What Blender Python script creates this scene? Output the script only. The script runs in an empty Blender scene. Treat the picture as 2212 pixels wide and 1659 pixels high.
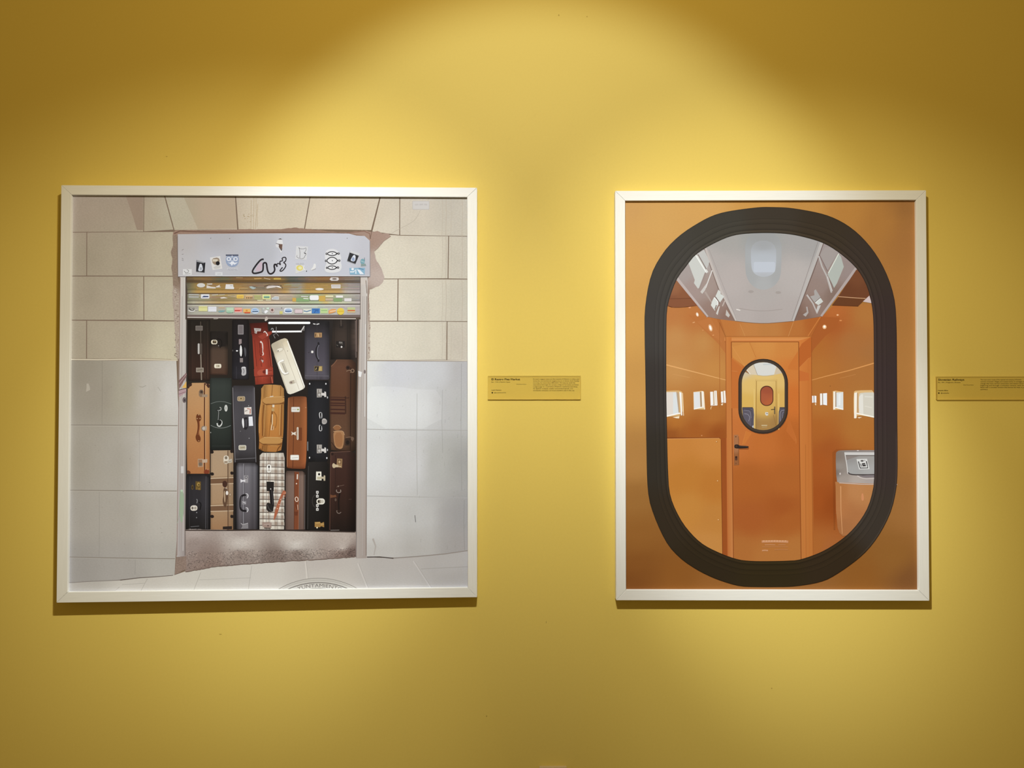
import bpy, bmesh, math, random
import numpy as np
from mathutils import Vector, Matrix
from mathutils.geometry import delaunay_2d_cdt

# ------------------------------------------------------------------ camera, light, exposure
scene = bpy.context.scene
C = scene.collection
PI = math.pi
W_PX, H_PX, FOC = 2212.0, 1659.0, 1600.0
CAM = Vector((0.0, -2.0, 1.5))
CAM_PITCH, CAM_YAW, CAM_ROLL = 0.01879, 0.00139, 0.00104
CAM_ROT = (Matrix.Rotation(CAM_YAW, 3, 'Z') @ Matrix.Rotation(CAM_PITCH, 3, 'X') @ Matrix.Rotation(CAM_ROLL, 3, 'Y'))
cam_data = bpy.data.cameras.new('camera'); cam_data.sensor_width = 36.0
cam_data.lens = 36.0 * FOC / W_PX; cam_data.clip_start = 0.01
camera = bpy.data.objects.new('camera', cam_data); C.objects.link(camera)
camera.matrix_world = Matrix.Translation(CAM) @ (CAM_ROT @ Matrix.Rotation(PI / 2, 3, 'X')).to_4x4()
scene.camera = camera

scene.view_settings.view_transform = 'Standard'; scene.view_settings.look = 'None'
scene.view_settings.gamma = 1.0; scene.view_settings.use_curve_mapping = False
scene.view_settings.exposure = 0.0
AMB = (0.215, 0.148, 0.055)                       # dim warm light of the rest of the hall
world = bpy.data.worlds.new('hall_ambient'); scene.world = world; world.use_nodes = True
bg = world.node_tree.nodes['Background']; bg.inputs['Color'].default_value = (*AMB, 1); bg.inputs['Strength'].default_value = 1.0

# track spotlights above the visitor: position, aim on the wall, half angle (deg; None = open spill), blend, watt, colour
LAMPS = [
    ('track_spot_centre', (0.001, -1.504, 2.763), (0.059, 0.0, 1.743), 31.2, 0.454, 41.0, (0.94, 1.09, 1.28)),
    ('track_spot_core',   (0.111, -1.504, 2.763), (-0.638, 0.0, 1.438), 17.2, 1.0, 113.9, (0.98, 1.01, 0.96)),
    ('track_spot_field',  (0.111, -1.504, 2.763), (-0.837, 0.0, 1.296), 29.9, 1.0, 102.5, (1.02, 0.98, 0.83)),
    ('track_spot_core',   (-0.120, -1.504, 2.763), (0.728, 0.0, 1.289), 13.7, 1.0, 133.3, (0.98, 1.01, 0.96)),
    ('track_spot_field',  (-0.120, -1.504, 2.763), (0.858, 0.0, 1.347), 27.0, 1.0, 102.0, (1.02, 0.98, 0.83)),
    ('track_spill',       (0.001, -1.504, 2.763), None, None, None, 29.5, (1.10, 0.81, 0.38)),
]
for nm, pos, aim, half, blend, watt, col in LAMPS:
    ld = bpy.data.lights.new(nm, 'SPOT' if half else 'POINT'); ld.energy = watt; ld.color = col; ld.shadow_soft_size = 0.02
    lo = bpy.data.objects.new(nm, ld); C.objects.link(lo); lo.location = pos
    if half:
        ld.spot_size = math.radians(2 * half); ld.spot_blend = blend
        lo.rotation_euler = (Vector(aim) - Vector(pos)).to_track_quat('-Z', 'Y').to_euler()

def illum(p):
    """Light that falls on a wall point from the lamps above and the hall (white card = 1)."""
    e = np.array(AMB, float) * 0.95
    for nm, pos, aim, half, blend, watt, col in LAMPS:
        d = np.array(p, float) - np.array(pos); r = np.linalg.norm(d); d /= r; t = 1.0
        if half:
            ax = np.array(aim) - np.array(pos); ax = ax / np.linalg.norm(ax)
            ch = math.cos(math.radians(half)); t = (float(d @ ax) - ch) / ((1 - ch) * blend)
            t = min(1.0, max(0.0, t)); t = t * t * (3 - 2 * t)
        e = e + np.array(col) * (watt / (4 * PI * PI) * t * d[1] / r ** 2)
    return e * 0.97

# ------------------------------------------------------------------ helpers
def ray(px, py):
    return CAM_ROT @ Vector(((px - W_PX / 2) / FOC, 1.0, -(py - H_PX / 2) / FOC))
def on_plane(px, py, p0, n):
    d = ray(px, py); return CAM + d * ((p0 - CAM).dot(n) / d.dot(n))
def lin(c):
    c = np.array(c, float) / 255.0
    return np.where(c <= 0.04045, c / 12.92, ((c + 0.055) / 1.055) ** 2.4)
def tag(o, label=None, cat=None, group=None, kind=None):
    if label: o['label'] = label
    if cat: o['category'] = cat
    if group: o['group'] = group
    if kind: o['kind'] = kind
    return o
def mesh_obj(name, verts, faces, mat, parent=None):
    me = bpy.data.meshes.new(name); me.from_pydata([tuple(v) for v in verts], [], faces); me.update()
    if mat: me.materials.append(mat)
    o = bpy.data.objects.new(name, me); C.objects.link(o)
    if parent: o.parent = parent
    return o
def box_mesh(bm, x0, x1, y0, y1, z0, z1):
    vs = [bm.verts.new(p) for p in [(x0,y0,z0),(x1,y0,z0),(x1,y1,z0),(x0,y1,z0),(x0,y0,z1),(x1,y0,z1),(x1,y1,z1),(x0,y1,z1)]]
    for f in [(0,3,2,1),(4,5,6,7),(0,1,5,4),(1,2,6,5),(2,3,7,6),(3,0,4,7)]: bm.faces.new([vs[i] for i in f])
def bm_obj(name, bm, mat, parent=None, bevel=0.0, seg=2):
    if bevel:
        bmesh.ops.bevel(bm, geom=list(bm.edges), offset=bevel, segments=seg, affect='EDGES', profile=0.5)
    bmesh.ops.recalc_face_normals(bm, faces=bm.faces)
    me = bpy.data.meshes.new(name); bm.to_mesh(me); bm.free()
    if mat: me.materials.append(mat)
    o = bpy.data.objects.new(name, me); C.objects.link(o)
    if parent: o.parent = parent
    return o
def empty(name, loc, rz=0.0):
    o = bpy.data.objects.new(name, None); C.objects.link(o); o.location = loc; o.rotation_euler = (0, 0, rz)
    o.empty_display_size = 0.05
    return o

# ------------------------------------------------------------------ materials
def new_mat(name):
    m = bpy.data.materials.new(name); m.use_nodes = True
    nt = m.node_tree; return m, nt, nt.nodes['Principled BSDF']
def noise_mix(nt, scale, lo, hi, src, detail=4.0, stretch=None, rot=0.0, coord='Object'):
    """colour src multiplied by a noise between lo and hi"""
    tc = nt.nodes.new('ShaderNodeTexCoord'); mp = nt.nodes.new('ShaderNodeMapping')
    nt.links.new(tc.outputs[coord], mp.inputs['Vector'])
    if stretch: mp.inputs['Scale'].default_value = stretch
    mp.inputs['Rotation'].default_value = (0, rot, 0)
    nz = nt.nodes.new('ShaderNodeTexNoise'); nz.inputs['Scale'].default_value = scale; nz.inputs['Detail'].default_value = detail
    nt.links.new(mp.outputs['Vector'], nz.inputs['Vector'])
    mr = nt.nodes.new('ShaderNodeMapRange'); mr.inputs['From Min'].default_value = 0.25; mr.inputs['From Max'].default_value = 0.75
    mr.inputs['To Min'].default_value = lo; mr.inputs['To Max'].default_value = hi
    nt.links.new(nz.outputs['Fac'], mr.inputs['Value'])
    vm = nt.nodes.new('ShaderNodeVectorMath'); vm.operation = 'SCALE'
    if isinstance(src, tuple): vm.inputs[0].default_value = src
    else: nt.links.new(src, vm.inputs[0])
    nt.links.new(mr.outputs['Result'], vm.inputs['Scale'])
    return vm.outputs['Vector'], nz.outputs['Fac']
def paint_mat(name, col, rough=0.6, spec=0.3, scale=90.0, amp=0.03, bump=0.0, stretch=None):
    m, nt, b = new_mat(name)
    out, fac = noise_mix(nt, scale, 1 - amp, 1 + amp, tuple(col), stretch=stretch)
    nt.links.new(out, b.inputs['Base Color']); b.inputs['Roughness'].default_value = rough
    b.inputs['Specular IOR Level'].default_value = spec
    if bump:
        bp = nt.nodes.new('ShaderNodeBump'); bp.inputs['Strength'].default_value = bump; bp.inputs['Distance'].default_value = 0.0006
        nt.links.new(fac, bp.inputs['Height']); nt.links.new(bp.outputs['Normal'], b.inputs['Normal'])
    return m
WALL_COL = (0.79, 0.615, 0.15)
M_WALL = paint_mat('yellow_wall_paint', WALL_COL, 0.62, 0.18, 160.0, 0.012, 0.10)
M_FLOOR = paint_mat('grey_floor', (0.25, 0.22, 0.18), 0.5, 0.3, 8.0, 0.06)
M_FRAME_H = paint_mat('white_wood_horizontal', (0.88, 0.91, 0.935), 0.5, 0.3, 60.0, 0.035, 0.10, (0.25, 6, 6))
M_FRAME_V = paint_mat('white_wood_vertical', (0.88, 0.91, 0.935), 0.5, 0.3, 60.0, 0.035, 0.10, (6, 6, 0.25))
M_BACK = paint_mat('backing_board', (0.30, 0.22, 0.14), 0.8, 0.1)
M_INK = paint_mat('black_lettering', (0.022, 0.016, 0.008), 0.6, 0.1)
M_SOCKET = paint_mat('cream_plastic', (0.60, 0.47, 0.24), 0.35, 0.4)
M_HOLE = paint_mat('dark_socket_hole', (0.02, 0.02, 0.02), 0.5, 0.3)
M_SCUFF = paint_mat('scuff', (0.52, 0.38, 0.09), 0.8, 0.1)

# print ink: colour and grain come from attributes of the printed shapes
def print_mat():
    m, nt, b = new_mat('photo_print')
    at = nt.nodes.new('ShaderNodeAttribute'); at.attribute_name = 'Ink'
    gr = nt.nodes.new('ShaderNodeAttribute'); gr.attribute_name = 'Grain'
    tc = nt.nodes.new('ShaderNodeTexCoord'); mp = nt.nodes.new('ShaderNodeMapping')
    nt.links.new(tc.outputs['Object'], mp.inputs['Vector'])
    mp.inputs['Rotation'].default_value = (0, math.radians(40), 0); mp.inputs['Scale'].default_value = (0.75, 1, 1.5)
    nz = nt.nodes.new('ShaderNodeTexNoise'); nz.inputs['Scale'].default_value = 250.0; nz.inputs['Detail'].default_value = 3.0
    nt.links.new(mp.outputs['Vector'], nz.inputs['Vector'])
    n2 = nt.nodes.new('ShaderNodeTexNoise'); n2.inputs['Scale'].default_value = 14.0; n2.inputs['Detail'].default_value = 3.0
    nt.links.new(tc.outputs['Object'], n2.inputs['Vector'])
    def math_node(op, a, c):
        n = nt.nodes.new('ShaderNodeMath'); n.operation = op
        for i, v in enumerate((a, c)):
            if isinstance(v, (int, float)): n.inputs[i].default_value = v
            else: nt.links.new(v, n.inputs[i])
        return n.outputs[0]
    a = math_node('SUBTRACT', nz.outputs['Fac'], 0.5); c = math_node('SUBTRACT', n2.outputs['Fac'], 0.5)
    s = math_node('ADD', a, math_node('MULTIPLY', c, 0.45))
    f = math_node('ADD', math_node('MULTIPLY', s, gr.outputs['Fac']), 1.0)
    vm = nt.nodes.new('ShaderNodeVectorMath'); vm.operation = 'SCALE'
    nt.links.new(at.outputs['Color'], vm.inputs[0]); nt.links.new(f, vm.inputs['Scale'])
    nt.links.new(vm.outputs['Vector'], b.inputs['Base Color'])
    b.inputs['Roughness'].default_value = 0.55; b.inputs['Specular IOR Level'].default_value = 0.12
    return m
M_PRINT = print_mat()

# ------------------------------------------------------------------ setting
wall = mesh_obj('wall_back', [(-3.2,0,0),(3.2,0,0),(3.2,0,3.6),(-3.2,0,3.6),(-3.2,.12,0),(3.2,.12,0),(3.2,.12,3.6),(-3.2,.12,3.6)],
                [(0,1,2,3),(5,4,7,6),(4,0,3,7),(1,5,6,2),(3,2,6,7),(4,5,1,0)], M_WALL)
tag(wall, 'yellow painted gallery wall', None, None, 'structure')
floor = mesh_obj('floor', [(-3.2,-4.5,0),(3.2,-4.5,0),(3.2,0,0),(-3.2,0,0)], [(0,1,2,3)], M_FLOOR)
tag(floor, 'grey gallery floor', None, None, 'structure')

# ------------------------------------------------------------------ picture frames
THICK, RECESS = 0.022, 0.0085
class Picture:
    """A hung frame: outer and inner corners (TL,TR,BR,BL) seen in the photograph, set on the frame's own plane."""
    def __init__(self, label, outer, inner, center, yaw, group):
        self.n = Vector((-math.sin(yaw), math.cos(yaw), 0)) * 1.0     # into the wall
        self.p0 = Vector(center)
        o = [on_plane(*c, self.p0, self.n) for c in outer]
        base = (o[2] + o[3]) / 2
        self.root = empty('framed_photograph', base, yaw); tag(self.root, label, 'framed photo', group)
        self.M = (Matrix.Translation(base) @ Matrix.Rotation(yaw, 4, 'Z')).inverted()
        self.outer = [self.M @ v for v in o]
        self.inner = [self.M @ on_plane(*c, self.p0, self.n) for c in inner]
        for i, nm in enumerate(('top', 'right', 'bottom', 'left')):
            j = (i + 1) % 4
            a, b, c, d = [v.copy() for v in (self.outer[i], self.outer[j], self.inner[j], self.inner[i])]
            along = (b - a).normalized() * 0.00026                       # hairline mitre joint
            a += along; d += along; b -= along; c -= along
            bm = bmesh.new(); fr = [bm.verts.new(v) for v in (a, b, c, d)]
            bk = [bm.verts.new(v + Vector((0, THICK, 0))) for v in (a, b, c, d)]
            bm.faces.new(fr); bm.faces.new(bk[::-1])
            for k in range(4): bm.faces.new([fr[k], bk[k], bk[(k + 1) % 4], fr[(k + 1) % 4]])
            bm_obj('frame_rail', bm, M_FRAME_H if i % 2 == 0 else M_FRAME_V, self.root, 0.0006, 1)
        # backing board and print
        ctr = sum(self.inner, Vector()) / 4
        grow = [v + (v - ctr).normalized() * 0.012 for v in self.inner]
        bm = bmesh.new(); fr = [bm.verts.new(v + Vector((0, RECESS + 0.003, 0))) for v in grow]
        bk = [bm.verts.new(v + Vector((0, RECESS + 0.007, 0))) for v in grow]
        bm.faces.new(fr); bm.faces.new(bk[::-1])
        for k in range(4): bm.faces.new([fr[k], bk[k], bk[(k + 1) % 4], fr[(k + 1) % 4]])
        bm_obj('backing_board', bm, M_BACK, self.root)
        self.pp = self.p0 + self.n * RECESS                               # plane of the print
        self.parts = {}; self.print_obj = None; self.grow = grow; self.yaw = yaw
    def local(self, px, py):
        v = self.M @ on_plane(px, py, self.pp, self.n); return v
    def albedo(self, col, px, py):
        a = lin(col) / illum(on_plane(px, py, self.pp, self.n))
        return np.clip(a, 0.001, 0.93)
STEP = 5.0e-6
UID = [0]

def blur_field(pts, power=2.0):
    """smooth colour field through (x, y, colour) samples"""
    P = np.array([(p[0], p[1]) for p in pts], float); K = np.array([p[2] for p in pts], float)
    def f(x, y):
        d = ((P[:, 0] - x) ** 2 + (P[:, 1] - y) ** 2) + 60.0
        w = d ** (-power / 1.0); w /= w.sum()
        return w @ K
    return f
def inside(poly, x, y):
    r = False; n = len(poly); j = n - 1
    for i in range(n):
        xi, yi = poly[i]; xj, yj = poly[j]
        if (yi > y) != (yj > y) and x < (xj - xi) * (y - yi) / (yj - yi) + xi: r = not r
        j = i
    return r

def clip_convex(pts, win):
    """keep the part of a polygon inside a convex window"""
    area = sum(a[0]*b[1] - b[0]*a[1] for a, b in zip(win, win[1:] + win[:1])); sg = 1 if area > 0 else -1
    for a, b in zip(win, win[1:] + win[:1]):
        out = []; side = lambda p: sg * ((b[0]-a[0])*(p[1]-a[1]) - (b[1]-a[1])*(p[0]-a[0]))
        for p, q in zip(pts, pts[1:] + pts[:1]):
            sp, sq = side(p), side(q)
            if sp >= 0: out.append(p)
            if (sp > 0 > sq) or (sp < 0 < sq):
                t = sp / (sp - sq); out.append((p[0] + (q[0]-p[0])*t, p[1] + (q[1]-p[1])*t))
        pts = out
        if len(pts) < 3: return []
    res = []
    for p in pts:
        if not res or math.hypot(p[0]-res[-1][0], p[1]-res[-1][1]) > .05: res.append(p)
    return res

class Part:
    """one printed motif: flat ink shapes stacked in thin layers, one mesh"""
    def __init__(self, pic, name, base, label=None):
        self.pic, self.name, self.base, self.label = pic, name, base, label
        UID[0] += 1; self.frac = (UID[0] % 5) / 5.0; self.clip = None
        self.k = 0; self.v = []; self.f = []; self.c = []; self.g = []
    def _add(self, pts, faces, cols, grain):
        o = len(self.v); y = -(self.base * 40 + self.k + self.frac) * STEP
        if self.name == 'printed_suitcase':                      # suitcase inks muted and slightly darkened
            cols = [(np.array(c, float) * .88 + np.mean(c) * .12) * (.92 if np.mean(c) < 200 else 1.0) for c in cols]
        for (x, yy), c in zip(pts, cols):
            q = self.pic.local(x, yy); q.y = q.y + y
            self.v.append(q); self.c.append(self.pic.albedo(c, x, yy)); self.g.append(grain)
        for f in faces: self.f.append([o + i for i in f])
        self.k += 1
        return self
    def poly(self, pts, col, grid=None, grain=0.0):
        pts = [tuple(map(float, p)) for p in pts]
        fn = col if callable(col) else (lambda x, y: col)
        if self.clip:
            pts = clip_convex(pts, self.clip)
            if len(pts) < 3: return self
        if grid:
            xs = [p[0] for p in pts]; ys = [p[1] for p in pts]; ring = []
            n = len(pts)
            for i in range(n):
                a, b = pts[i], pts[(i + 1) % n]; m = max(1, int(math.hypot(b[0]-a[0], b[1]-a[1]) / grid))
                for t in range(m): ring.append((a[0] + (b[0]-a[0]) * t / m, a[1] + (b[1]-a[1]) * t / m))
            vs = list(ring)
            x = min(xs) + grid * 0.5
            while x < max(xs):
                y = min(ys) + grid * 0.5
                while y < max(ys):
                    if inside(pts, x, y): vs.append((x, y))
                    y += grid
                x += grid
            nr = len(ring)
            V, E, F, *_ = delaunay_2d_cdt([Vector(p) for p in vs], [(i, (i + 1) % nr) for i in range(nr)], [list(range(nr))], 1, 1e-4)
            P2 = [(v[0], v[1]) for v in V]
            return self._add(P2, [list(f) for f in F], [fn(*p) for p in P2], grain)
        V, E, F, *_ = delaunay_2d_cdt([Vector(p) for p in pts], [], [list(range(len(pts)))], 1, 1e-5)
        P2 = [(v[0], v[1]) for v in V]
        return self._add(P2, [list(f) for f in F], [fn(*p) for p in P2], grain)
    def rect(self, x0, y0, x1, y1, col, grid=None, grain=0.0, r=0.0):
        return self.poly(rrect(x0, y0, x1, y1, r), col, grid, grain)
    def quadgrad(self, q, cols, nx=6, ny=6, grain=0.0):
        """quad TL,TR,BR,BL with a colour for each corner"""
        q = np.array(q, float); cols = np.array(cols, float); P = []; K = []; F = []
        for j in range(ny + 1):
            for i in range(nx + 1):
                u, v = i / nx, j / ny; w = np.array([(1-u)*(1-v), u*(1-v), u*v, (1-u)*v])
                P.append(tuple(w @ q)); K.append(w @ cols)
        for j in range(ny):
            for i in range(nx):
                a = j * (nx + 1) + i; F.append([a, a + nx + 1, a + nx + 2, a + 1])
        return self._add(P, F, K, grain)
    def bars(self, x0, x1, y0, y1, stops, vertical=False, grain=0.0):
        """stripe shading: stops = [(t, colour)] across the rectangle (t along y, or x when vertical)"""
        P = []; K = []; F = []
        for t, c in stops:
            if vertical:
                x = x0 + (x1 - x0) * t; P += [(x, y0), (x, y1)]
            else:
                y = y0 + (y1 - y0) * t; P += [(x0, y), (x1, y)]
            K += [c, c]
        for i in range(len(stops) - 1): F.append([2*i, 2*i+1, 2*i+3, 2*i+2])
        return self._add(P, F, K, grain)
    def line(self, pts, w, col, closed=False, w1=None, grain=0.0):
        pts = [np.array(p, float) for p in pts]; n = len(pts); L = []; R = []
        for i in range(n):
            if closed: a, b = pts[i-1], pts[(i+1) % n]
            else: a, b = pts[max(0, i-1)], pts[min(n-1, i+1)]
            t = b - a; t = t / (np.linalg.norm(t) + 1e-9); nn = np.array([-t[1], t[0]])
            ww = w if w1 is None else w + (w1 - w) * i / max(1, n - 1)
            L.append(pts[i] + nn * ww / 2); R.append(pts[i] - nn * ww / 2)
        F = []; m = n if closed else n - 1
        for i in range(m):
            j = (i + 1) % n; F.append([i, j, n + j, n + i])
        fn = col if callable(col) else (lambda x, y: col)
        P = [tuple(p) for p in L + R]
        return self._add(P, F, [fn(*p) for p in P], grain)
    def ellipse(self, cx, cy, rx, ry, col, n=20, rot=0.0):
        c, s = math.cos(rot), math.sin(rot)
        pts = [(cx + rx*math.cos(a)*c - ry*math.sin(a)*s, cy + rx*math.cos(a)*s + ry*math.sin(a)*c) for a in [2*PI*i/n for i in range(n)]]
        return self.poly(pts, col)
    def ring(self, A, B, t0, t1, col, grain=0.0):
        """band between two closed loops of equal length"""
        n = len(A); P = []; F = []
        for t in (t0, t1):
            for a, b in zip(A, B): P.append((a[0] + (b[0]-a[0]) * t, a[1] + (b[1]-a[1]) * t))
        for i in range(n):
            j = (i + 1) % n; F.append([i, j, n + j, n + i])
        fn = col if callable(col) else (lambda x, y: col)
        return self._add(P, F, [fn(*p) for p in P], grain)
    def text(self, s, x, y, h, col, width=None, place=None):
        vs, fs = glyphs(s)
        mx = max(v[0] for v in vs); sx = h if width is None else width / mx
        P = [(x + v[0] * sx, y - v[1] * h) if place is None else place(v[0] / mx, v[1]) for v in vs]
        return self._add(P, fs, [col] * len(P), 0.0)
    def build(self, parent):
        me = bpy.data.meshes.new(self.name); me.from_pydata([tuple(v) for v in self.v], [], self.f); me.update()
        ca = me.attributes.new('Ink', 'FLOAT_COLOR', 'POINT')
        arr = np.ones((len(self.v), 4), np.float32); arr[:, :3] = np.array(self.c); ca.data.foreach_set('color', arr.ravel())
        ga = me.attributes.new('Grain', 'FLOAT', 'POINT'); ga.data.foreach_set('value', np.array(self.g, np.float32))
        nrm = [p.normal.y for p in me.polygons]
        bm = bmesh.new(); bm.from_mesh(me)
        bm.faces.ensure_lookup_table()
        bmesh.ops.reverse_faces(bm, faces=[f for f, q in zip(bm.faces, nrm) if q > 0])
        bm.to_mesh(me); bm.free()
        me.materials.append(M_PRINT)
        o = bpy.data.objects.new(self.name, me); C.objects.link(o)
        o.parent = parent
        if self.label: o['label'] = self.label
        return o
def rrect(x0, y0, x1, y1, r=0.0, n=5):
    if r <= 0: return [(x0, y0), (x1, y0), (x1, y1), (x0, y1)]
    r = min(r, abs(x1-x0)/2 - 1e-3, abs(y1-y0)/2 - 1e-3); out = []
    for cx, cy, a0 in ((x1-r, y0+r, -90), (x1-r, y1-r, 0), (x0+r, y1-r, 90), (x0+r, y0+r, 180)):
        for i in range(n + 1):
            a = math.radians(a0 + 90 * i / n); out.append((cx + r*math.cos(a), cy + r*math.sin(a)))
    return out
def smooth(pts, it=2, closed=True):
    pts = [tuple(p) for p in pts]
    for _ in range(it):
        out = []; n = len(pts)
        if not closed: out.append(pts[0])
        for i in range(n if closed else n - 1):
            a, b = pts[i], pts[(i + 1) % n]
            out += [(a[0]*.75 + b[0]*.25, a[1]*.75 + b[1]*.25), (a[0]*.25 + b[0]*.75, a[1]*.25 + b[1]*.75)]
        if not closed: out.append(pts[-1])
        pts = out
    return pts
def crop(x0, y0, s):
    """points read off an enlarged view of the photograph"""
    def f(*a):
        if len(a) == 1: return [(x0 + p[0] * s, y0 + p[1] * s) for p in a[0]]
        if len(a) == 2: return (x0 + a[0] * s, y0 + a[1] * s)
        return (x0 + a[0] * s, y0 + a[1] * s, x0 + a[2] * s, y0 + a[3] * s)
    return f
_glyph_cache = {}
def glyphs(s, bold=0.0):
    """outline mesh of a string, cap height about 0.7, starting at x = 0"""
    if (s, bold) in _glyph_cache: return _glyph_cache[(s, bold)]
    cu = bpy.data.curves.new('lettering', 'FONT'); cu.body = s; cu.size = 1.0; cu.resolution_u = 2; cu.offset = bold
    ob = bpy.data.objects.new('lettering', cu); C.objects.link(ob)
    dg = bpy.context.evaluated_depsgraph_get(); ev = ob.evaluated_get(dg); me = ev.to_mesh()
    vs = [(v.co.x, v.co.y) for v in me.vertices]; fs = [list(p.vertices) for p in me.polygons]
    ev.to_mesh_clear(); bpy.data.objects.remove(ob); bpy.data.curves.remove(cu)
    x0 = min(v[0] for v in vs); vs = [(v[0] - x0, v[1]) for v in vs]
    _glyph_cache[(s, bold)] = (vs, fs); return vs, fs
rng = random.Random(7)
def jag(pts, amp, step):
    """roughen an open outline"""
    out = []
    for a, b in zip(pts[:-1], pts[1:]):
        m = max(1, int(math.hypot(b[0]-a[0], b[1]-a[1]) / step))
        for t in range(m):
            k = 0 if t == 0 else amp
            out.append((a[0] + (b[0]-a[0])*t/m + rng.uniform(-k, k), a[1] + (b[1]-a[1])*t/m + rng.uniform(-k, k)))
    out.append(pts[-1]); return out

YAW_L = 0.0082
pic_a = Picture('large square white-framed photo of stacked suitcases in a shop doorway',
    [(132.2,400),(1030.6,405.4),(1030.6,1290.3),(121.9,1302.1)], [(154.1,420.6),(1009.2,425.6),(1010.4,1269.4),(145.7,1279.2)],
    (-0.642, -0.0325, 1.516), YAW_L, 'white framed photographs on the yellow wall')
pic_b = Picture('tall white-framed photo of an orange train door seen through a black rounded window',
    [(1328.9,412.3),(2000.5,411),(2007.8,1297.9),(1331,1296.9)], [(1350.4,433.3),(1979.3,431.7),(1985,1275.4),(1352.4,1274.2)],
    (0.685, -0.0255, 1.508), 0.0, 'white framed photographs on the yellow wall')

# ================================================================== photograph A: suitcases in a shop doorway
A = crop(100, 380, 520/2212); B = crop(580, 380, 520/2212); Cc = crop(380, 670, 420/2212); Dd = crop(380, 900, 420/2212)
E_ = crop(100, 980, 520/2212); Ff = crop(580, 980, 520/2212); Hd = crop(380, 490, 440/2212); Q = crop(480, 590, 320/2212)
R_ = crop(390, 590, 210/2212); Sx = crop(130, 760, 290/2187); Tx = crop(770, 760, 290/2187)
parts_a = []
def PA(name, base, label=None):
    p = Part(pic_a, name, base, label); parts_a.append(p); return p
pr = PA('print', 0, 'matte photographic print of a shop doorway full of suitcases')
pr.poly([(140,414),(1016,419),(1018,1277),(136,1288)], (122,102,84), grid=90)

stone = blur_field([(170,460,(156,139,118)),(290,440,(158,141,120)),(330,460,(172,158,133)),(450,455,(190,173,150)),(385,460,(180,170,146)),
    (600,460,(208,194,170)),(740,460,(215,199,176)),(880,470,(208,197,178)),(990,460,(196,187,170)),
    (165,550,(156,142,118)),(260,550,(163,149,125)),(360,550,(180,168,142)),(160,640,(160,146,122)),(260,650,(166,152,128)),(350,650,(184,173,148)),
    (160,740,(164,151,127)),(260,740,(172,159,135)),(360,750,(196,186,158)),(850,560,(220,211,190)),(930,560,(214,205,184)),(995,560,(200,191,172)),
    (830,650,(224,215,194)),(930,650,(212,204,184)),(995,650,(200,192,173)),(840,740,(224,216,196)),(930,740,(214,206,186)),(995,740,(200,190,172))])
G1 = 0.34
blocks = [
 [(140,415),(310.2,416),(309.6,500.4),(140,501)], [(311.8,416),(352.6,416),(374.5,496),(311.2,500)],
 [(355,416),(507,416),(512.5,496),(377,497)], [(509.4,416),(670.5,416),(656.6,495),(515.5,496)], [(672.5,416),(822.5,416),(801.5,497),(659,495)],
 [(825,416),(862.8,416),(862.4,507.5),(804.5,500)], [(864.6,416),(1016,416),(1016,510),(864.4,507.6)],
 [(140,502.8),(186.8,502.2),(186.4,595.4),(140,595.6)], [(188.6,502.2),(378,501),(378,596),(188.2,595.4)],
 [(797,504),(864,509),(968.2,510.2),(966.8,601.2),(797,602)], [(970,510.4),(1016,511.4),(1016,602.2),(968.8,601.4)],
 [(140,597.4),(309.6,597.4),(310,691),(140,690.6)], [(311.4,597.4),(378,597.8),(378,692.6),(311.8,691.4)],
 [(797,603.6),(858.8,603.2),(858,693),(797,693)], [(860.8,603.2),(1016,603.8),(1016,694),(860,693)],
 [(140,692.4),(186.4,692.8),(186,774.6),(140,774.2)], [(188.2,692.8),(381,694.4),(383,776.6),(188,774.6)],
 [(795,694.8),(964.8,694.8),(964.2,777.2),(793,777)], [(966.6,695),(1016,695.4),(1016,779),(966.2,777.4)]]
for i, b in enumerate(blocks):
    p = PA('printed_stone_block', 1); p.poly(b, stone, grid=34, grain=G1)
    if i == 2: p.poly([(397,426),(507,424),(512.5,494),(428,495)], lambda x, y: np.array(stone(x, y)) * (0.95, 0.93, 0.91), grid=30, grain=0.12)
    if i == 0: p.poly([(272,424),(309,424),(309,497),(296,497),(288,470)], (150,130,110), grain=0.2)
    if i == 3:
        for x, a, e in ((543,432,496),(549,426,500),(553,428,497),(557,440,490)): p.line([(x,a),(x+rng.uniform(-1.5,1.5),(a+e)/2),(x-1,e)], 0.8, (178,155,120))
        for k in range(14): p.ellipse(rng.uniform(525,550), rng.uniform(462,480), rng.uniform(.6,2.2), .7, (166,146,110), 7)
    if i == 6:
        p.rect(890.8,434,927.5,453, (190,184,178), r=2); p.rect(892,435,926.5,451.6, (206,201,194), r=1.5); p.line([(896,442.4),(904,441.8)], 3.4, (196,190,184)); p.line([(906,442),(914,441.6)], 3.4, (194,188,182)); p.line([(916,441.6),(923,442.2)], 3.6, (195,189,183))
        p.line(smooth([(908,454),(903,465),(895,477),(880,486),(862,495),(846,504)],2,False), 0.7, (180,168,150))
    if i in (6,9,14,17):
        y0, y1 = min(q[1] for q in b), max(q[1] for q in b)
        for x, w in ((955,.6),(963,1.0),(974,.5),(998,.9)): p.line([(x,y0+2),(x+1.3,(y0+y1)/2),(x-.4,y1-1)], w, (188,174,154))
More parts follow.
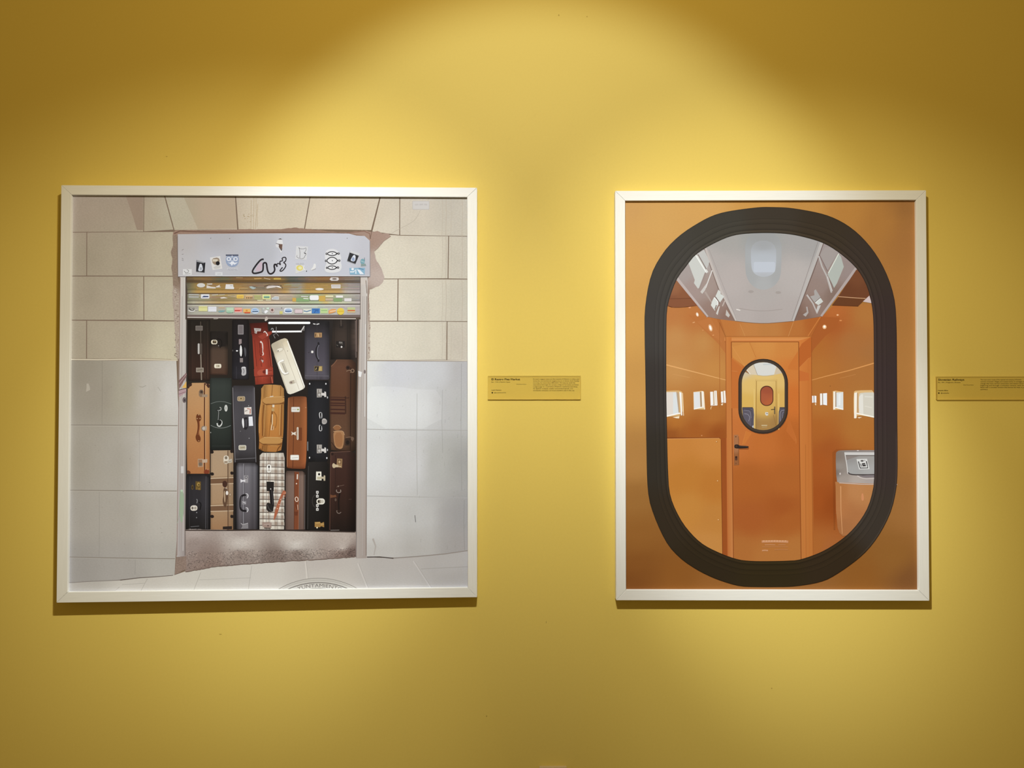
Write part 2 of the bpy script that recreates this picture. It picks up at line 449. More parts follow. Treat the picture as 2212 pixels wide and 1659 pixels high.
# grey painted lower wall
grey = blur_field([(160,800,(148,138,120)),(215,850,(152,142,125)),(262,850,(166,158,138)),(320,850,(186,179,166)),(372,850,(203,198,188)),
    (160,1000,(158,149,132)),(250,1000,(165,157,142)),(330,1000,(190,184,174)),(372,1000,(198,193,184)),(160,1120,(160,152,138)),(250,1120,(166,158,144)),
    (350,1120,(180,173,160)),(160,1225,(152,145,134)),(260,1225,(160,153,142)),(360,1220,(172,166,154)),
    (800,800,(222,222,216)),(850,800,(208,208,210)),(930,800,(204,204,203)),(1000,800,(184,181,178)),(800,880,(220,221,216)),(900,880,(212,212,208)),(960,880,(192,190,186)),(1000,880,(184,182,176)),
    (800,1000,(216,216,212)),(880,1000,(204,202,198)),(960,1000,(178,176,168)),(1000,1000,(160,157,150)),(810,1130,(204,201,194)),(900,1130,(188,185,178)),(1000,1120,(156,152,147)),(820,1190,(186,181,172)),(900,1180,(176,171,162)),(1000,1180,(158,152,145))])
lowL = PA('printed_painted_wall', 1)
lowL.poly([(140,778.4),(381,779.4),(386,900),(386,1100),(377,1242.8),(302,1248),(257,1252.6),(140,1259.5)], grey, grid=26, grain=0.20)
lowL.line([(140,776.2),(210,777),(290,776.4),(384,778.2)], 2.6, (205,192,165)); lowL.line([(235,774.6),(300,774.2),(370,776.4)], .9, (150,132,108))
for pts in ([(140,918),(300,918.8),(384,919.6)], [(140,1058.6),(260,1060),(382,1060.8)], [(140,1203),(260,1205.4),(378,1207)]):
    lowL.line(pts, 1.7, (134,124,110)); lowL.line([(x, y+1.8) for x, y in pts], 1.2, lambda x, y: np.array(grey(x, y)) * 1.06)
for x, a, e in ((220.6,779,917),(301.3,921,1058),(214.5,1062,1202),(292,1209,1241)):
    lowL.line([(x,a),(x+.3,(a+e)/2),(x-.4,e)], .9, lambda x, y: np.array(grey(x, y)) * .90)
lowL.poly(Sx([(430,520),(460,515),(480,560),(490,620),(420,655),(430,590)]), (174,164,146))
lowL.line(Sx([(1590,570),(1640,645)]), .8, (160,154,142)); lowL.line(Sx([(1290,565),(1340,575),(1400,550)]), .9, (150,142,128))
for k in range(26): lowL.ellipse(rng.uniform(150,376), rng.uniform(790,1230), rng.uniform(.5,1.3), .6, (140,130,116), 6)
lowL.line(E_([(680,1162),(860,1140),(1000,1132),(1165,1118)]), 2.0, (96,84,74), w1=1.2); lowL.line(E_([(205,1186),(430,1172),(680,1162)]), 1.3, (124,114,104))
lowR = PA('printed_painted_wall', 1)
lowR.poly([(789,780),(1016,781),(1016,1188),(960,1196),(902,1201.5),(850,1204.5),(789,1203)], grey, grid=26, grain=0.18)
lowR.line([(791,777.8),(880,778.2),(1016,779.6)], 2.0, (206,196,178))
lowR.poly(smooth([(792,835),(830,834.5),(863,835.6),(902,841.5),(954,841.5),(955,926),(792,925)],1), lambda x, y: np.array(grey(x, y)) * 1.035, grid=24, grain=.14)
for pts in ([(790,927),(880,928.6),(1016,930)], [(793,1071.4),(900,1073.4),(1016,1075.6)]): lowR.line(pts, 1.3, (168,164,158))
for x, a, e in ((900.8,850,1070),(955.6,842,978),(996.8,785,1060),(1003,1080,1188)): lowR.line([(x,a),(x-1,(a+e)/2),(x+.6,e)], 1.2, lambda x, y: np.array(grey(x, y)) * .90)
for k in range(90):
    x, y = rng.uniform(800,1008), rng.uniform(800,1190)
    if rng.random() < (x-780)/260: lowR.line([(x,y),(x-rng.uniform(0,1.5),y+rng.uniform(2,9))], .7, lambda x, y: np.array(grey(x, y)) * .88)
lowR.line(Ff([(1345,565),(1352,630)]), 1.2, (96,92,90)); lowR.line(Ff([(960,780),(985,850),(970,930)]), 4, (172,164,154), w1=2)
lowR.line([(793,1203.4),(820,1203),(850,1206)], 2.2, (74,64,58)); lowR.line([(850,1205.6),(902,1202),(960,1196.6),(1016,1188.6)], 2.0, (138,128,118))
# pavement
ground = blur_field([(170,1270,(172,164,150)),(300,1265,(190,182,167)),(420,1255,(196,189,174)),(560,1240,(200,193,180)),(700,1225,(186,177,166)),(700,1260,(196,189,176)),(850,1215,(178,171,162)),(850,1260,(180,174,165)),(980,1205,(172,166,158)),(990,1260,(164,158,150))])
gp = PA('printed_pavement', 2)
gp.poly([(136,1259.5),(257,1253.2),(302,1248.4),(374,1243.2),(401,1234),(470,1222),(546,1216.4),(640,1211),(766,1203),(850,1205.5),(902,1202),(960,1197),(1018,1189),(1018,1278),(136,1290)], ground, grid=22, grain=.14)
for pts, w in (([(318.6,1250),(303,1279)],1.2),([(434,1236),(417,1279)],1.2),([(544,1222),(536,1278)],1.2),([(264,1263),(314,1259.6)],.9),([(431,1252.6),(542,1248)],.9),([(140,1274.6),(250,1275),(258,1268)],1.2),
               ([(909,1229),(1012,1224)],1.1)): gp.line(pts, w, lambda x, y: np.array(ground(x, y)) * .88)
for pts, w in (([(659.5,1212),(663.5,1250)],3.2),([(773,1217),(795,1274)],3.0),([(893,1212),(932,1272)],3.2)):
    gp.line(pts, w, lambda x, y: np.array(ground(x, y)) * 1.07); gp.line([(x+2.2, y) for x, y in pts], .8, lambda x, y: np.array(ground(x, y)) * .88)
# manhole cover at the bottom edge
mh = PA('printed_manhole_cover', 3)
def arc(r, x0, x1, n=24): return [(688 + r*math.sin(a), 1418 - r*math.cos(a)) for a in [math.asin(x0/r) + (math.asin(x1/r)-math.asin(x0/r))*i/n for i in range(n+1)]]
mh.poly(arc(169,-92,92) + [(780,1280),(596,1280)], (190,184,171), grain=.1)
for r, w, c, hw in ((169,1.0,(128,121,112),90),(165,.7,(160,152,142),86),(159.6,1.6,(108,101,94),78),(147.4,1.2,(128,121,112),50),(145,.8,(118,111,104),42)): mh.line(arc(r,-hw,hw), w, c)
mh.text('YUNTAMIENTO', 0, 0, 1, (112,105,98), place=lambda u, v: (688 + (149.6+v*11)*math.sin(-.298+u*.64), 1418 - (149.6+v*11)*math.cos(-.298+u*.64)))
# doorway plaster edge
pl = PA('printed_plaster_edge', 2)
pl.poly(jag(A([(1165,520),(1190,500),(1330,500),(1480,500),(1700,495),(1800,490),(1950,490)]),.8,5) + jag(B([(120,490),(230,475),(330,485),(500,500),(640,520),(760,520),(880,503),(945,515)]),.9,5) + B([(935,560),(760,545),(0,530)]) + A([(1215,535),(1200,560),(1165,560)]), (150,122,104), grain=.35)
pl.line(A([(1175,530),(1230,506),(1340,512),(1700,518),(2150,518)]) + B([(250,522),(400,520),(700,528)]), 2.6, (112,84,70), w1=1.2)
pl.poly(jag(A([(1162,540),(1165,640),(1145,700),(1160,760),(1150,850),(1160,920),(1165,1000),(1160,1130),(1172,1250),(1180,1400),(1190,1560),(1195,1659)]),.7,5) + [(384,778)] + A([(1230,1659),(1225,1000),(1205,920),(1200,540)]), lambda x, y: (140,120,102) if y < 620 else (172,155,138), grid=20, grain=.7)
for k in range(70):
    y = rng.uniform(622,775); pl.ellipse(rng.uniform(377,386), y, rng.uniform(.6,1.6), rng.uniform(.5,1.2), (136,116,102) if k % 2 else (200,188,172), 6)
plR = PA('printed_plaster_patch', 2)
plR.poly(jag(B([(720,521),(880,503),(945,515),(1000,505),(1045,530),(1100,528),(1125,555),(1060,600),(1005,665),(972,695),(985,760),(1020,820),(1045,870),(1065,930),(1050,980),(1010,1015),(930,1045),(925,1150),(935,1350),(935,1659)]),.8,5) + [(796,778)] + B([(890,1659),(890,1000),(925,920),(925,600),(860,545)]),
    blur_field([(800,520,(165,138,122)),(812,560,(182,162,150)),(815,600,(190,172,160)),(795,640,(158,138,124)),(797,740,(190,176,160))]), grid=8, grain=.35)
plR.line(B([(720,524),(880,508),(930,530),(936,580)]), 2.4, (140,108,92)); plR.line(B([(1125,555),(1060,600),(1005,665),(975,692)]), 1.0, (150,128,112)); plR.line(B([(950,500),(935,580)]), 1.4, (120,96,82))
for k in range(40): plR.ellipse(rng.uniform(796,799.5), rng.uniform(640,775), rng.uniform(.6,1.4), rng.uniform(.5,1.4), (140,116,100) if k % 2 else (206,194,180), 6)
# door jambs
jl = PA('printed_door_jamb', 3)
jl.quadgrad([(389,597),(404,597),(400,1203),(381.5,1203)], [(205,196,184),(186,180,170),(150,138,132),(176,168,160)], 4, 20, grain=.08)
jl.line([(389.6,600),(387.5,800),(384.8,1000),(382.6,1200)], 1.6, (150,128,118)); jl.line([(394,640),(392,800),(389.6,1000),(387.4,1190)], 1.0, (158,150,144)); jl.line([(398.6,600),(397.4,900),(395.4,1190)], .8, (214,208,200))
jl.line([(403.2,610),(402.5,900),(400,1200)], 1.3, (96,88,82))
jl.poly(Sx([(1932,470),(2060,335),(2062,400),(1945,600)]), (128,98,94)); jl.line(Sx([(1940,520),(2060,360)]), 1.2, (176,150,146)); jl.poly(Sx([(1985,585),(2058,480),(2058,590)]), (218,172,92))
jl.poly(Sx([(1932,630),(2055,590),(2055,660),(1935,740)]), (176,148,148)); jl.line(Sx([(1932,625),(2055,592)]), 1.4, (62,48,46)); jl.line(Sx([(1935,690),(2050,650)]), 1.0, (120,86,90)); jl.ellipse(*Sx(2025,785), 4.2, 6.2, (112,100,98)); jl.ellipse(*Sx(2030,790), 2.0, 3.0, (70,62,60))
jl.poly(smooth(E_([(1235,330),(1262,345),(1268,460),(1255,620),(1240,640),(1225,560),(1222,430)]),2), (152,168,140)); jl.line(E_([(1232,340),(1222,560),(1205,640)]), 1.1, (150,160,138)); jl.ellipse(*E_(1245,340), 2.6, 2.6, (176,196,166)); jl.rect(*E_(1238,115,1265,180), (206,202,196))
jl.poly(jag(E_([(1195,950),(1285,940),(1290,1060),(1180,1112)]),1.0,5), (138,118,104), grain=.9)
jr = PA('printed_door_jamb', 3)
jr.quadgrad([(777,599),(794,599),(792,1205),(769,1206)], [(196,186,176),(208,202,194),(158,144,134),(168,158,148)], 5, 20, grain=.10)
jr.line([(778,650),(772,900),(769.6,1204)], 1.4, (128,118,112)); jr.line([(784,640),(780,900),(777,1200)], .9, (160,152,146)); jr.line([(788,640),(785,900),(783,1200)], .9, (172,164,156)); jr.line([(792.5,640),(792,900),(791,1200)], 1.3, (120,104,92)); jr.line([(789.5,700),(788,900)], 1.0, (226,222,216))
jr.ellipse(*Tx(135,325), 2.4, 4.2, (128,116,112)); jr.poly(Tx([(30,310),(90,330),(75,410),(35,400)]), (232,230,226)); jr.poly(B([(845,940),(910,945),(890,1000),(860,1000),(850,1010)]), (206,196,186)); jr.line(B([(895,960),(905,1080)]), 1.2, (112,88,72))
# shutter housing with stickers
hb = PA('printed_shutter_box', 4)
box_poly = Hd([(20,80),(300,78),(900,72),(1700,70),(1880,74),(1960,96),(2050,100),(2105,150),(2114,545),(25,545)])
hfield = blur_field([(390,520,(182,176,172)),(390,580,(188,184,182)),(470,520,(178,175,176)),(470,560,(188,187,190)),(560,540,(184,184,188)),(640,530,(198,198,203)),(640,580,(202,202,208)),(740,530,(202,202,207)),(740,580,(198,199,206)),(795,540,(196,195,200)),(795,585,(190,190,196))])
hb.poly(box_poly, hfield, grid=14, grain=.07)
hb.line(Hd([(22,541),(1000,543),(2110,541)]), 1.8, (132,124,120)); hb.line(Hd([(25,532),(1000,534),(2105,530)]), 1.0, (214,212,212)); hb.line(Hd([(2108,160),(2110,540)]), 1.2, (140,132,128)); hb.line(Hd([(20,85),(24,540)]), 1.0, (140,128,120))
for p_ in ((380,125),(585,128),(1860,125)): hb.ellipse(*Hd(*p_), 1.0, .9, (110,104,100), 7)
for y in (255,300,340,360): hb.line(Hd([(66,y),(84,y+rng.uniform(-14,14))]), 1.0, (130,122,118))
# stickers
hb.rect(*Hd(78,460,174,522), (214,212,208)); hb.line(Hd([(90,480),(110,500),(135,495),(140,475),(120,465)]), 1.0, (80,76,74)); hb.line(Hd([(100,512),(160,508)]), .8, (120,116,112))
hb.poly(Hd([(225,360),(322,390),(312,502),(220,492)]), (44,44,48)); hb.poly(Hd([(228,362),(318,388),(300,395),(228,380)]), (150,150,152)); hb.poly(smooth(Hd([(262,400),(285,405),(298,480),(240,484),(250,440)]),1), (206,208,212)); hb.ellipse(*Hd(272,455), 2.2, 3.4, (160,162,168)); hb.line(Hd([(222,488),(310,500)]), 1.2, (150,150,150))
hb.poly(Hd([(370,335),(482,318),(505,455),(400,470)]), (216,212,206)); hb.poly(smooth(Hd([(390,345),(465,330),(482,380),(440,420),(400,400)]),1), (150,132,112)); hb.rect(*Hd(400,352,455,378), (206,196,176)); hb.ellipse(*Hd(456,396), 4.4, 4.6, (34,32,34)); hb.poly(smooth(Hd([(405,440),(450,415),(490,425),(480,450),(420,460)]),1), (196,192,186))
# blue-grey round sticker with two eyes
hb.poly(smooth(Hd([(545,310),(680,305),(690,380),(660,430),(610,440),(565,425),(540,380)]),2), (148,160,182)); hb.rect(*Hd(543,300,680,318), (92,96,112)); hb.poly(Hd([(612,305),(590,368),(634,368)]), (206,210,218)); hb.poly(Hd([(612,325),(600,362),(626,362)]), (120,132,156))
for x in (575,650): hb.ellipse(*Hd(x,350), 4.6, 4.6, (216,218,222)); hb.ellipse(*Hd(x,350), 2.2, 2.4, (140,152,176))
hb.poly(Hd([(560,385),(590,392),(605,375),(625,375),(640,392),(675,385),(640,412),(622,405),(608,425),(596,405)]), (222,224,228)); hb.text('FOEMS', *Hd(560,470), 6.4, (220,220,222), width=23); hb.text('FOEMS', *Hd(563,473), 5.4, (160,160,164), width=21)
hb.rect(*Hd(428,492,508,535), (208,208,208)); hb.line(Hd([(450,515),(490,512)]), 1.6, (184,184,184))
# black hand-drawn squiggle
hb.poly(smooth(Hd([(860,470),(900,400),(940,370),(935,470),(880,490)]),1), (196,176,184))
hb.line(smooth(Hd([(955,352),(925,355),(880,405),(835,470),(832,495),(850,508),(900,500),(945,485),(950,440),(948,400),(965,388),(985,395),(990,440),(998,485),(1020,515),(1055,505),(1078,470),(1066,425),(1075,405),(1095,415),(1100,435)]),2,False), 3.6, (42,38,42))
hb.line(smooth(Hd([(1100,435),(1095,405),(1120,395),(1140,420),(1125,375),(1165,370),(1150,340),(1185,328),(1200,345),(1190,380),(1165,385),(1200,410),(1185,450),(1150,485),(1125,480),(1160,440)]),2,False), 2.4, (48,44,48))
# torn head sticker
hb.poly(smooth(Hd([(1110,135),(1155,132),(1165,190),(1158,255),(1140,290),(1125,235),(1088,215),(1090,180)]),1), (222,220,218)); hb.poly(Hd([(1108,138),(1135,126),(1158,138)]), (60,52,50)); hb.poly(Hd([(1100,185),(1160,190),(1155,235),(1130,240)]), (112,86,74)); hb.ellipse(*Hd(1102,205), 3.6, 4.2, (214,212,212)); hb.poly(Hd([(1130,240),(1158,235),(1150,265)]), (90,80,80)); hb.line(Hd([(1088,180),(1125,190),(1132,230)]), 1.2, (70,60,58))
# cat drawing sticker
hb.poly(Hd([(1308,208),(1435,215),(1420,362),(1297,352)]), (214,213,212))
hb.line(smooth(Hd([(1335,225),(1350,240),(1395,240),(1418,225),(1410,270),(1385,285),(1420,300),(1405,310),(1390,345),(1345,350),(1350,290),(1345,250),(1335,225)]),1,False), 1.0, (120,118,118)); hb.line(smooth(Hd([(1345,345),(1312,330),(1318,310)]),1,False), 1.0, (130,128,128)); hb.poly(Hd([(1398,280),(1420,290),(1400,295)]), (70,68,70))
hb.text('HILDO', *Hd(1306,412), 5.0, (170,166,160), width=17); hb.poly(Hd([(1300,415),(1380,415),(1405,470),(1375,485),(1300,510)]), (216,214,208)); hb.ellipse(*Hd(1345,447), 7.2, 6.0, (222,206,110)); hb.ellipse(*Hd(1350,447), 4.0, 3.4, (232,226,170)); hb.ellipse(*Hd(1420,482), 1.2, 1.4, (84,80,80), 8); hb.line(Hd([(1395,420),(1385,450),(1410,475)]), 1.0, (240,238,232))
hb.poly(smooth(Hd([(1500,395),(1525,410),(1515,460),(1480,472),(1462,465),(1490,440)]),1), (228,226,222)); hb.line(Hd([(1480,472),(1520,455)]), .9, (150,148,146))
# sticker with three eye ribbons
hb.poly(smooth(Hd([(1625,260),(1690,235),(1760,255),(1800,330),(1790,370),(1805,440),(1780,490),(1700,505),(1615,490),(1620,430),(1640,400),(1615,350)]),2), (222,221,220))
for ey, w, h in ((292,58,22),(368,64,38),(444,54,20)):
    lo = [Hd(1697 + w*math.cos(a), ey + h*math.sin(a)) for a in [2*PI*i/20 for i in range(20)]]
    lo = smooth(Hd([(1697-w,ey),(1697-w*.5,ey-h*.8),(1697,ey-h),(1697+w*.5,ey-h*.8),(1697+w,ey),(1697+w*.5,ey+h*.8),(1697,ey+h),(1697-w*.5,ey+h*.8)]),2)
    hb.poly(lo, (232,231,230)); hb.line(lo, 1.9, (40,38,42), True); hb.line(smooth(Hd([(1697+w*.7,ey+h*.3),(1697+w*1.15,ey-10),(1697+w*1.4,ey-4),(1697+w*1.25,ey+12),(1697+w*.9,ey-4)]),1,False), 1.7, (46,44,48)); hb.line(smooth(Hd([(1697-w*.8,ey),(1697-w*1.1,ey+12),(1697-w*1.18,ey),(1697-w*1.0,ey-10)]),1,False), 1.7, (46,44,48)); hb.ellipse(*Hd(1700,ey), 1.2, 1.2, (60,58,60), 8)
hb.poly(Hd([(1895,255),(1998,290),(1950,405),(1860,372)]), (48,48,52)); hb.poly(Hd([(1895,255),(1998,290),(1990,315),(1890,280)]), (206,206,206)); hb.poly(smooth(Hd([(1935,300),(1955,320),(1945,380),(1895,370),(1910,335)]),1), (220,224,232)); hb.ellipse(*Hd(1926,352), 3.0, 4.2, (150,164,190)); hb.line(Hd([(1860,372),(1950,405)]), 1.3, (150,150,150))
hb.ellipse(*Hd(2028,378), 4.8, 6.2, (124,164,172)); hb.line(Hd([(2048,335),(2050,370)]), 1.0, (84,110,120)); hb.poly(Hd([(2010,405),(2060,400),(2068,425),(2010,430)]), (140,156,150)); hb.line(Hd([(2010,370),(2045,385)]), .9, (190,210,210))
hb.poly(Hd([(1885,448),(2055,445),(2050,520),(1890,520)]), (140,178,198)); hb.ellipse(*Hd(1920,460), 3.0, 2.4, (232,236,238)); hb.line(Hd([(1892,490),(1930,490),(1955,465),(1955,510)]), 2.4, (234,238,240)); hb.poly(Hd([(1965,460),(2000,470),(2045,515),(2000,515)]), (230,234,238)); hb.line(Hd([(1985,450),(2040,465)]), 1.6, (92,128,160))
# roller shutter slats
sh = PA('printed_roller_shutter', 4)
def xfield(stops):
    xs = [s[0] for s in stops]; cs = np.array([s[1] for s in stops], float)
    return lambda x: np.array([np.interp(x, xs, cs[:, k]) for k in range(3)])
def slat(y0, y1, xf0, shade, grain=.25, n=46):
    xf = lambda x: xf0(x) * .84 + xf0(x).mean() * .13
    P = []; K = []; F = []; m = len(shade)
    for t, s in shade:
        for i in range(n + 1):
            x = 402 + (778 - 402) * i / n; P.append((x, y0 + (y1 - y0) * t)); K.append(np.clip(xf(x) * (1 + (s - 1) * .8), 0, 245))
    for j in range(m - 1):
        for i in range(n): a = j*(n+1)+i; F.append([a, a+1, a+n+2, a+n+1])
    sh.k = 3; sh._add(P, F, K, grain)
    streaks(y0 + (y1 - y0) * .1, y0 + (y1 - y0) * .72, xf, 60, .10); sh.k = 62
sh.rect(401,596,779,690, (84,70,58))
def streaks(y0, y1, xf, n, amp):
    for i in range(n):
        x = rng.uniform(404, 770); w = rng.uniform(8, 46); y = rng.uniform(y0 + 1, y1 - 1); x2 = min(776, x + w)
        sh.k = 20 + i % 40; sh.line([(x, y), (x2, y + rng.uniform(-.3, .3))], rng.uniform(.5, 1.3), np.clip(xf((x + x2) / 2) * rng.uniform(1 - amp, 1 + amp) + np.array([rng.uniform(-12, 12) for _ in range(3)]), 20, 240))
slat(597,609.2, xfield([(402,(112,90,60)),(450,(150,112,66)),(475,(112,104,76)),(520,(146,106,58)),(610,(156,116,60)),(625,(100,100,84)),(650,(110,106,96)),(670,(150,112,80)),(700,(160,112,62)),(745,(140,112,90)),(777,(132,120,112))]), [(0,.45),(.35,1.0),(.7,.85),(.85,.55),(.93,.6),(1,1.15)])
slat(610.2,633.6, xfield([(402,(104,96,76)),(414,(134,124,86)),(424,(170,134,68)),(520,(172,132,74)),(560,(150,128,100)),(600,(158,128,96)),(618,(184,144,76)),(630,(168,152,132)),(650,(164,156,138)),(660,(184,144,72)),(735,(182,146,86)),(748,(172,160,148)),(777,(158,146,142))]), [(0,1.1),(.05,.75),(.15,.95),(.62,1.0),(.68,.82),(.76,1.12),(.9,1.22),(1,.85)])
slat(634.8,656.4, xfield([(402,(120,116,92)),(416,(160,154,128)),(450,(172,150,110)),(480,(170,140,88)),(540,(196,172,128)),(600,(196,176,150)),(632,(186,168,140)),(645,(156,164,126)),(690,(160,172,134)),(702,(196,166,96)),(716,(176,174,138)),(745,(176,176,148)),(777,(170,158,154))]), [(0,.75),(.08,1.12),(.3,1.0),(.62,.86),(.7,.78),(.8,1.2),(.93,1.22),(1,.7)])
slat(658.0,680.0, xfield([(402,(150,142,132)),(420,(180,176,156)),(500,(188,182,164)),(600,(196,192,182)),(680,(192,196,180)),(740,(196,190,182)),(777,(184,174,168))]), [(0,1.08),(.12,1.14),(.2,.96),(.5,1.0),(.9,.98),(1,1.0)], .12)
for y, c in ((610,(90,72,54)),(634.2,(84,68,56)),(657.2,(70,58,52)),(681,(128,112,104))): sh.line([(402,y),(590,y+.3),(778,y)], 1.5, c)
sh.rect(402,680.8,778,685.4, (116,100,94)); sh.line([(404,685.6),(560,687.2),(769,688.6)], 2.2, (190,180,170)); sh.line([(404,688),(560,690),(769,690.6)], 1.2, (62,52,46))
sh.line(R_([(170,1000),(170,1155)]), .1, (60,50,44)); sh.line(smooth(R_([(755,1040),(840,1040),(870,1015)]),1,False), 1.4, (176,166,154)); sh.ellipse(*R_(1960,1035), 3.2, 3.8, (188,176,164)); sh.ellipse(*R_(1940,1070), 2.0, 2.0, (206,196,186)); sh.line([(770.5,690),(770.5,760)], 2.2, (110,92,84))
sh.poly([(402,600),(404.5,600),(402.6,614),(405,626),(405,690),(402,690)], (76,64,56))
st = sh
def stick(box, c, r=.8): st.rect(*box, c, r=r)
# stickers on the shutter
st.ellipse(*R_(470,278), 8.8, 4.7, (206,202,194)); st.poly(R_([(600,240),(730,236),(720,262),(610,262)]), (206,198,186)); st.poly(R_([(598,275),(700,310),(808,320),(800,352),(596,345)]), (210,202,192)); st.poly(R_([(812,305),(905,265),(890,300),(925,322),(820,330)]), (212,204,194)); st.line(R_([(640,285),(760,270),(830,295)]), 1.4, (150,120,96))
st.poly(R_([(1035,255),(1200,255),(1205,310),(1225,330),(1215,365),(1020,362)]), (220,216,210)); st.line(R_([(1130,290),(1190,290)]), 1.0, (150,150,148)); st.line(R_([(1335,380),(1340,345),(1530,345)]), .9, (206,178,116))
st.poly(R_([(1560,310),(1620,300),(1700,330),(1740,320),(1690,360),(1650,370),(1600,345)]), (168,180,176)); st.line(R_([(1640,290),(1760,340),(1930,335)]), 1.6, (118,106,94)); st.poly(R_([(1955,320),(2000,290),(2120,280),(2190,290),(2150,325),(1960,350)]), (206,194,186)); st.poly(R_([(2170,310),(2200,285),(2280,320),(2300,345)]), (236,232,226)); st.line(Q([(630,200),(700,175),(890,190),(905,235)]), 1.6, (104,84,70)); st.line(Q([(670,225),(860,195)]), 1.2, (236,230,222))
st.ellipse(*Q(1455,240), 9.0, 2.4, (232,226,218)); st.poly(Q([(1628,172),(1768,172),(1768,228),(1632,228)]), (224,218,212)); st.line(Q([(1635,190),(1765,190)]), .9, (130,118,110)); st.line(Q([(1635,208),(1765,208)]), .8, (150,140,132))
st.poly(Q([(1605,95),(1625,65),(1735,65),(1745,95),(1725,115),(1630,115)]), (214,206,200)); st.ellipse(*Q(1678,88), 5.0, 1.8, (120,104,94)); st.rect(*Q(770,75,880,97), (196,168,84)); st.line(Q([(480,85),(590,80)]), 1.6, (206,162,104)); st.line(Q([(625,75),(720,95)]), 1.2, (206,180,150)); st.line(Q([(210,72),(310,72)]), 1.4, (170,140,96))
# second slat
for y in (488,545): st.line(R_([(190,y),(420,y+4)]), 2.6, (182,180,168))
st.rect(*R_(468,482,660,580), (222,222,222), r=1.4); st.poly(R_([(488,555),(530,515),(640,520),(640,550)]), (84,92,120)); st.line(R_([(720,500),(860,490)]), 1.6, (206,198,184)); st.poly(R_([(900,560),(990,545),(1080,570),(930,578)]), (228,222,210)); st.line(R_([(880,500),(1010,490)]), 1.4, (200,194,176)); st.line(R_([(1080,515),(1260,545)]), 1.4, (190,170,140))
stick(R_(1280,492,1442,578), (226,190,92), 2); st.line(R_([(1300,548),(1420,545)]), 1.0, (180,130,60)); st.rect(*R_(1480,520,1640,590), (206,168,118)); 
for x in (1500,1540,1580,1615): st.rect(*R_(x,545,x+22,580), (112,92,70))
for y in (515,540,565,590): st.line(R_([(1680,y),(1840,y)]), 1.2, (186,196,120))
stick(R_(1868,490,2052,592), (226,226,150), .6); st.rect(*R_(1895,518,2030,572), (150,182,150)); st.line(R_([(1900,556),(2030,556)]), 1.2, (70,120,110)); st.line(R_([(1750,620),(1880,620)]), 1.8, (226,222,180)); st.line(R_([(1945,615),(2060,615)]), 1.8, (232,228,190)); st.poly(Q([(740,375),(790,345),(850,350),(850,400),(745,395)]), (206,206,202)); st.line(Q([(760,375),(840,370)]), 1.2, (130,150,170))
st.poly(Q([(1110,375),(1300,372),(1300,425),(1105,425)]), (136,166,116)); st.rect(*Q(1050,370,1105,425), (206,166,84)); st.line(Q([(1180,350),(1285,352)]), 1.6, (236,232,226)); st.line(Q([(1215,380),(1290,385)]), 1.6, (236,232,226)); stick(Q(1308,332,1444,405), (238,236,234), 3.4); st.rect(*Q(1445,340,1540,420), (204,168,84)); st.rect(*Q(1545,335,1660,362), (222,216,176)); st.rect(*Q(1545,378,1655,412), (198,176,150)); st.rect(*Q(1700,335,1805,367), (234,230,226)); st.rect(*Q(1665,375,1790,425), (136,162,112)); st.rect(*Q(1825,376,1932,422), (224,218,216))
# bottom rail stickers
st.poly(R_([(195,785),(260,800),(320,790),(315,850),(260,855),(200,830)]), (104,100,92)); st.line(smooth(R_([(190,840),(220,870),(300,870),(330,850)]),1,False), 1.8, (232,228,222)); st.line(R_([(230,800),(270,830),(300,810)]), 1.2, (216,210,202)); st.line(R_([(340,840),(395,830)]), 1.4, (196,190,176))
stick(R_(418,755,615,868), (216,212,148), .4); st.line(R_([(420,785),(612,785)]), .9, (176,168,110)); stick(R_(632,765,822,880), (220,220,222), .4); st.line(R_([(640,800),(815,800)]), .6, (196,196,200)); st.poly(R_([(860,870),(920,850),(1020,850),(990,885),(880,892)]), (126,164,164)); st.line(R_([(870,785),(1010,785)]), 1.2, (216,180,130))
stick(R_(1045,782,1212,890), (176,202,172), .4); st.line(R_([(1060,820),(1200,820)]), 1.2, (216,224,200)); st.poly(R_([(1045,880),(1120,870),(1210,905),(1080,910)]), (150,186,158)); stick(R_(1235,788,1405,900), (222,140,124), .4); st.line(R_([(1238,855),(1360,855)]), 2.0, (186,60,54)); st.line(R_([(1238,815),(1400,812)]), 1.2, (240,206,196)); st.line(R_([(1240,890),(1400,888)]), 1.4, (238,214,206))
stick(R_(1430,815,1600,900), (226,180,108), .4); st.rect(*R_(1460,885,1590,915), (206,92,62)); st.ellipse(*R_(1510,855), 2.4, 1.8, (206,140,60)); st.ellipse(*R_(1700,860), 9.0, 6.6, (178,198,218)); st.line(R_([(1635,880),(1770,875)]), 2.2, (70,92,120)); st.line(R_([(1650,835),(1740,830)]), 1.6, (130,164,206)); st.line(R_([(1640,905),(1770,905)]), 1.6, (226,230,232))
st.poly(R_([(1845,780),(1900,790),(1910,920),(1860,900)]), (176,176,172)); st.poly(R_([(1910,865),(1970,840),(2000,870),(1940,925),(1915,910)]), (236,236,236)); st.poly(R_([(1870,800),(1920,800),(1900,835)]), (206,216,200)); st.poly(R_([(1960,790),(2020,785),(2015,830),(1960,825)]), (206,224,206)); st.ellipse(*R_(2090,845), 5.2, 5.6, (200,180,172)); st.ellipse(*R_(2090,842), 2.4, 2.6, (112,80,72))
